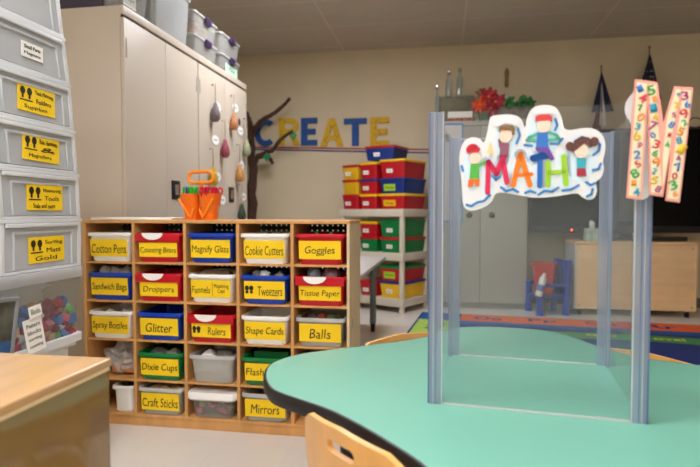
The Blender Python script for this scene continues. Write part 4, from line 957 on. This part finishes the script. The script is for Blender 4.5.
def starry():
    m, nt, o_ = newmat('navy cloth with pale stars'); p_ = nt.nodes.new('ShaderNodeBsdfPrincipled'); p_.inputs['Roughness'].default_value = .8
    tc = nt.nodes.new('ShaderNodeTexCoord'); v = nt.nodes.new('ShaderNodeTexVoronoi'); v.inputs['Scale'].default_value = 34; v.inputs['Randomness'].default_value = .25
    rp = nt.nodes.new('ShaderNodeValToRGB'); rp.color_ramp.elements[0].color = lin('d8d2cc'); rp.color_ramp.elements[1].color = lin('191a2c'); rp.color_ramp.elements[0].position = .22; rp.color_ramp.elements[1].position = .30
    nt.links.new(tc.outputs['Object'], v.inputs['Vector']); nt.links.new(v.outputs['Distance'], rp.inputs['Fac']); nt.links.new(rp.outputs['Color'], p_.inputs['Base Color']); nt.links.new(p_.outputs[0], o_.inputs['Surface']); return m
f1 = flag('state_flag', 'navy white and red flag hanging on a short staff above the display', 1.58, 5.92, 1.55, 2.44, .2,
     [(cm('161c3a', .8), (.012, .20, .83, .44, .015)), (cm('cfc9c4', .8), (.0, .085, .74, .30, .015)), (cm('6e1620', .8), (.01, .075, .62, .27, -.05))], 2)
f2 = flag('national_flag', 'navy star-spangled flag hanging on a staff above the number sign', 2.03, 5.92, 1.55, 2.61, .2, [(starry(), (.014, .25, .99, .55, .0)), (cm('8c1c28', .8), (.03, .12, .7, .2, .06))], 5)
for f, n in ((f1, 'left'), (f2, 'right')):
    bm = BM(); lathe(bm, [(.06, -1.55), (.065, -1.53), (.02, -1.5), (.012, -1.3), (.009, 0)], 16); obj('floor_base', bm, cm('6b5836', .4), f, smooth=True)
# small red tub on the blue chair, by the grey cabinet
bc = thing('toy_chair', 'blue plastic child chair beside the birch cabinet', 'chair', (1.0, 5.48, 0), R(-76))
for sx in (-1, 1):
    for sy, zt_ in ((-1, .30), (1, .52)):
        bm = BM(); rings(bm, [rr(.055, .055, .012, 0, 3, sx*.135, sy*.125), rr(.045, .045, .012, zt_, 3, sx*.125, sy*.125+(.03 if sy > 0 else 0))]); obj('leg', bm, M['blue'], bc, smooth=True)
    bm = BM(); bx(bm, sx*.13-.022, sx*.13+.022, -.15, .15, .27, .30); obj('armrest', bm, M['blue'], bc, bev=.006)
box('seat', -.125, .125, -.14, .14, .16, .19, M['blue'], bc, bev=.006)
bm = BM()
for x in (-.08, 0, .08): bx(bm, x-.032, x+.032, .125, .15, .19, .52)
obj('backrest', bm, M['blue'], bc, bev=.006)
rb = thing('red_tub', 'red plastic tub sitting on the blue child chair', 'tub', (.975, 5.47, .191), R(-12))
bm = BM(); rings(bm, [rr(.165, .15, .03, 0), rr(.21, .19, .035, .29), rr(.20, .18, .03, .29), rr(.155, .14, .03, .01)]); obj('body', bm, M['red'], rb, smooth=True)
bm = BM(); rings(bm, [rr(.205, .185, .034, .262), rr(.232, .212, .038, .265), rr(.232, .212, .038, .295), rr(.2, .18, .03, .297)], loop=True); obj('rim', bm, M['red'], rb, smooth=True)
wbt = thing('spray_bottle', 'white bottle with blue label leaning beside the red tub', 'bottle', (.895, 5.30, .19)); wbt.rotation_euler = (0, R(14), 0)
bm = BM(); lathe(bm, [(.028, .10), (.032, .11), (.032, .27), (.014, .30), (.014, .32)], 14); obj('body', bm, M['white'], wbt, smooth=True)
bm = BM(); lathe(bm, [(.0325, .15), (.0326, .15), (.0326, .21), (.0325, .21)], 14); obj('label', bm, cm('6f8fc0'), wbt, smooth=True)
for ch in wbt.children: ch.location.z = -.10

# ------------------------------------------------------------------ alphabet rug
rg = thing('alphabet_rug', 'navy alphabet rug with orange letter border on the floor', 'rug', (-.185, 5.29, 0), R(-5.5))
RW, RL = 3.3, 2.4
def rl(name, pts, m, z, parent=rg, th=.0012): bm = BM(); prismz(bm, pts, z-th, z); return obj(name, bm, m, parent)
def rrect(x0, x1, y0, y1): return [(x0, y0), (x1, y0), (x1, y1), (x0, y1)]
bm = BM(); bx(bm, 0, RW, -RL, 0, .0005, .008); obj('pile', bm, cm('0e2c72', .9), rg, bev=.003)
rl('corner_square', rrect(.02, .36, -.33, -.02), cm('1458a8', .9), .0092)
ob = rl('orange_border', rrect(.38, RW-.02, -.33, -.02), cm('e8622a', .9), .0092)
gbd = rl('lime_border', rrect(.02, .36, -RL+.02, -.35), cm('a9cb5a', .9), .0092)
rl('blue_band', rrect(.38, RW-.02, -.47, -.335), cm('0f4f97', .9), .0092)
def ftxt(s, w_, h_, m, parent, x, y, rz=0, nm='lettering'): text(s, w_, h_, m, parent, (x, y, .0094), (R(-90), 0, rz), name=nm, bold=.02, th=.0006)
for i, s in enumerate(('Oo', 'Pp', 'Qq', 'Rr', 'Ss', 'Tt')): ftxt(s, .24, .15, cm('16336e', .9), ob, .62+.47*i, -.175)
for i, s in enumerate(('Nn', 'Mm', 'Ll', 'Kk')): ftxt(s, .24, .15, cm('17336b', .9), gbd, .19, -.62-.42*i, R(90))
gm = cm('3f8a4a', .9)
def arcpoly(cx, cy, r0, r1, a0, a1, n=24): return [(cx+r1*math.cos(R(a0+(a1-a0)*k/n)), cy+.42*r1*math.sin(R(a0+(a1-a0)*k/n))) for k in range(n+1)]+[(cx+r0*math.cos(R(a1-(a1-a0)*k/n)), cy+.42*r0*math.sin(R(a1-(a1-a0)*k/n))) for k in range(n+1)]
rgb_ = rl('green_ring', arcpoly(1.75, -1.15, .92, 1.42, -170, 170), gm, .0092)
for i, s in enumerate(('circle', 'square', 'oval', 'star')): ftxt(s, .22, .075, cm('d8d23a', .9), rgb_, 1.02+.47*i, -.70+(.04 if i in (1, 2) else -.04))
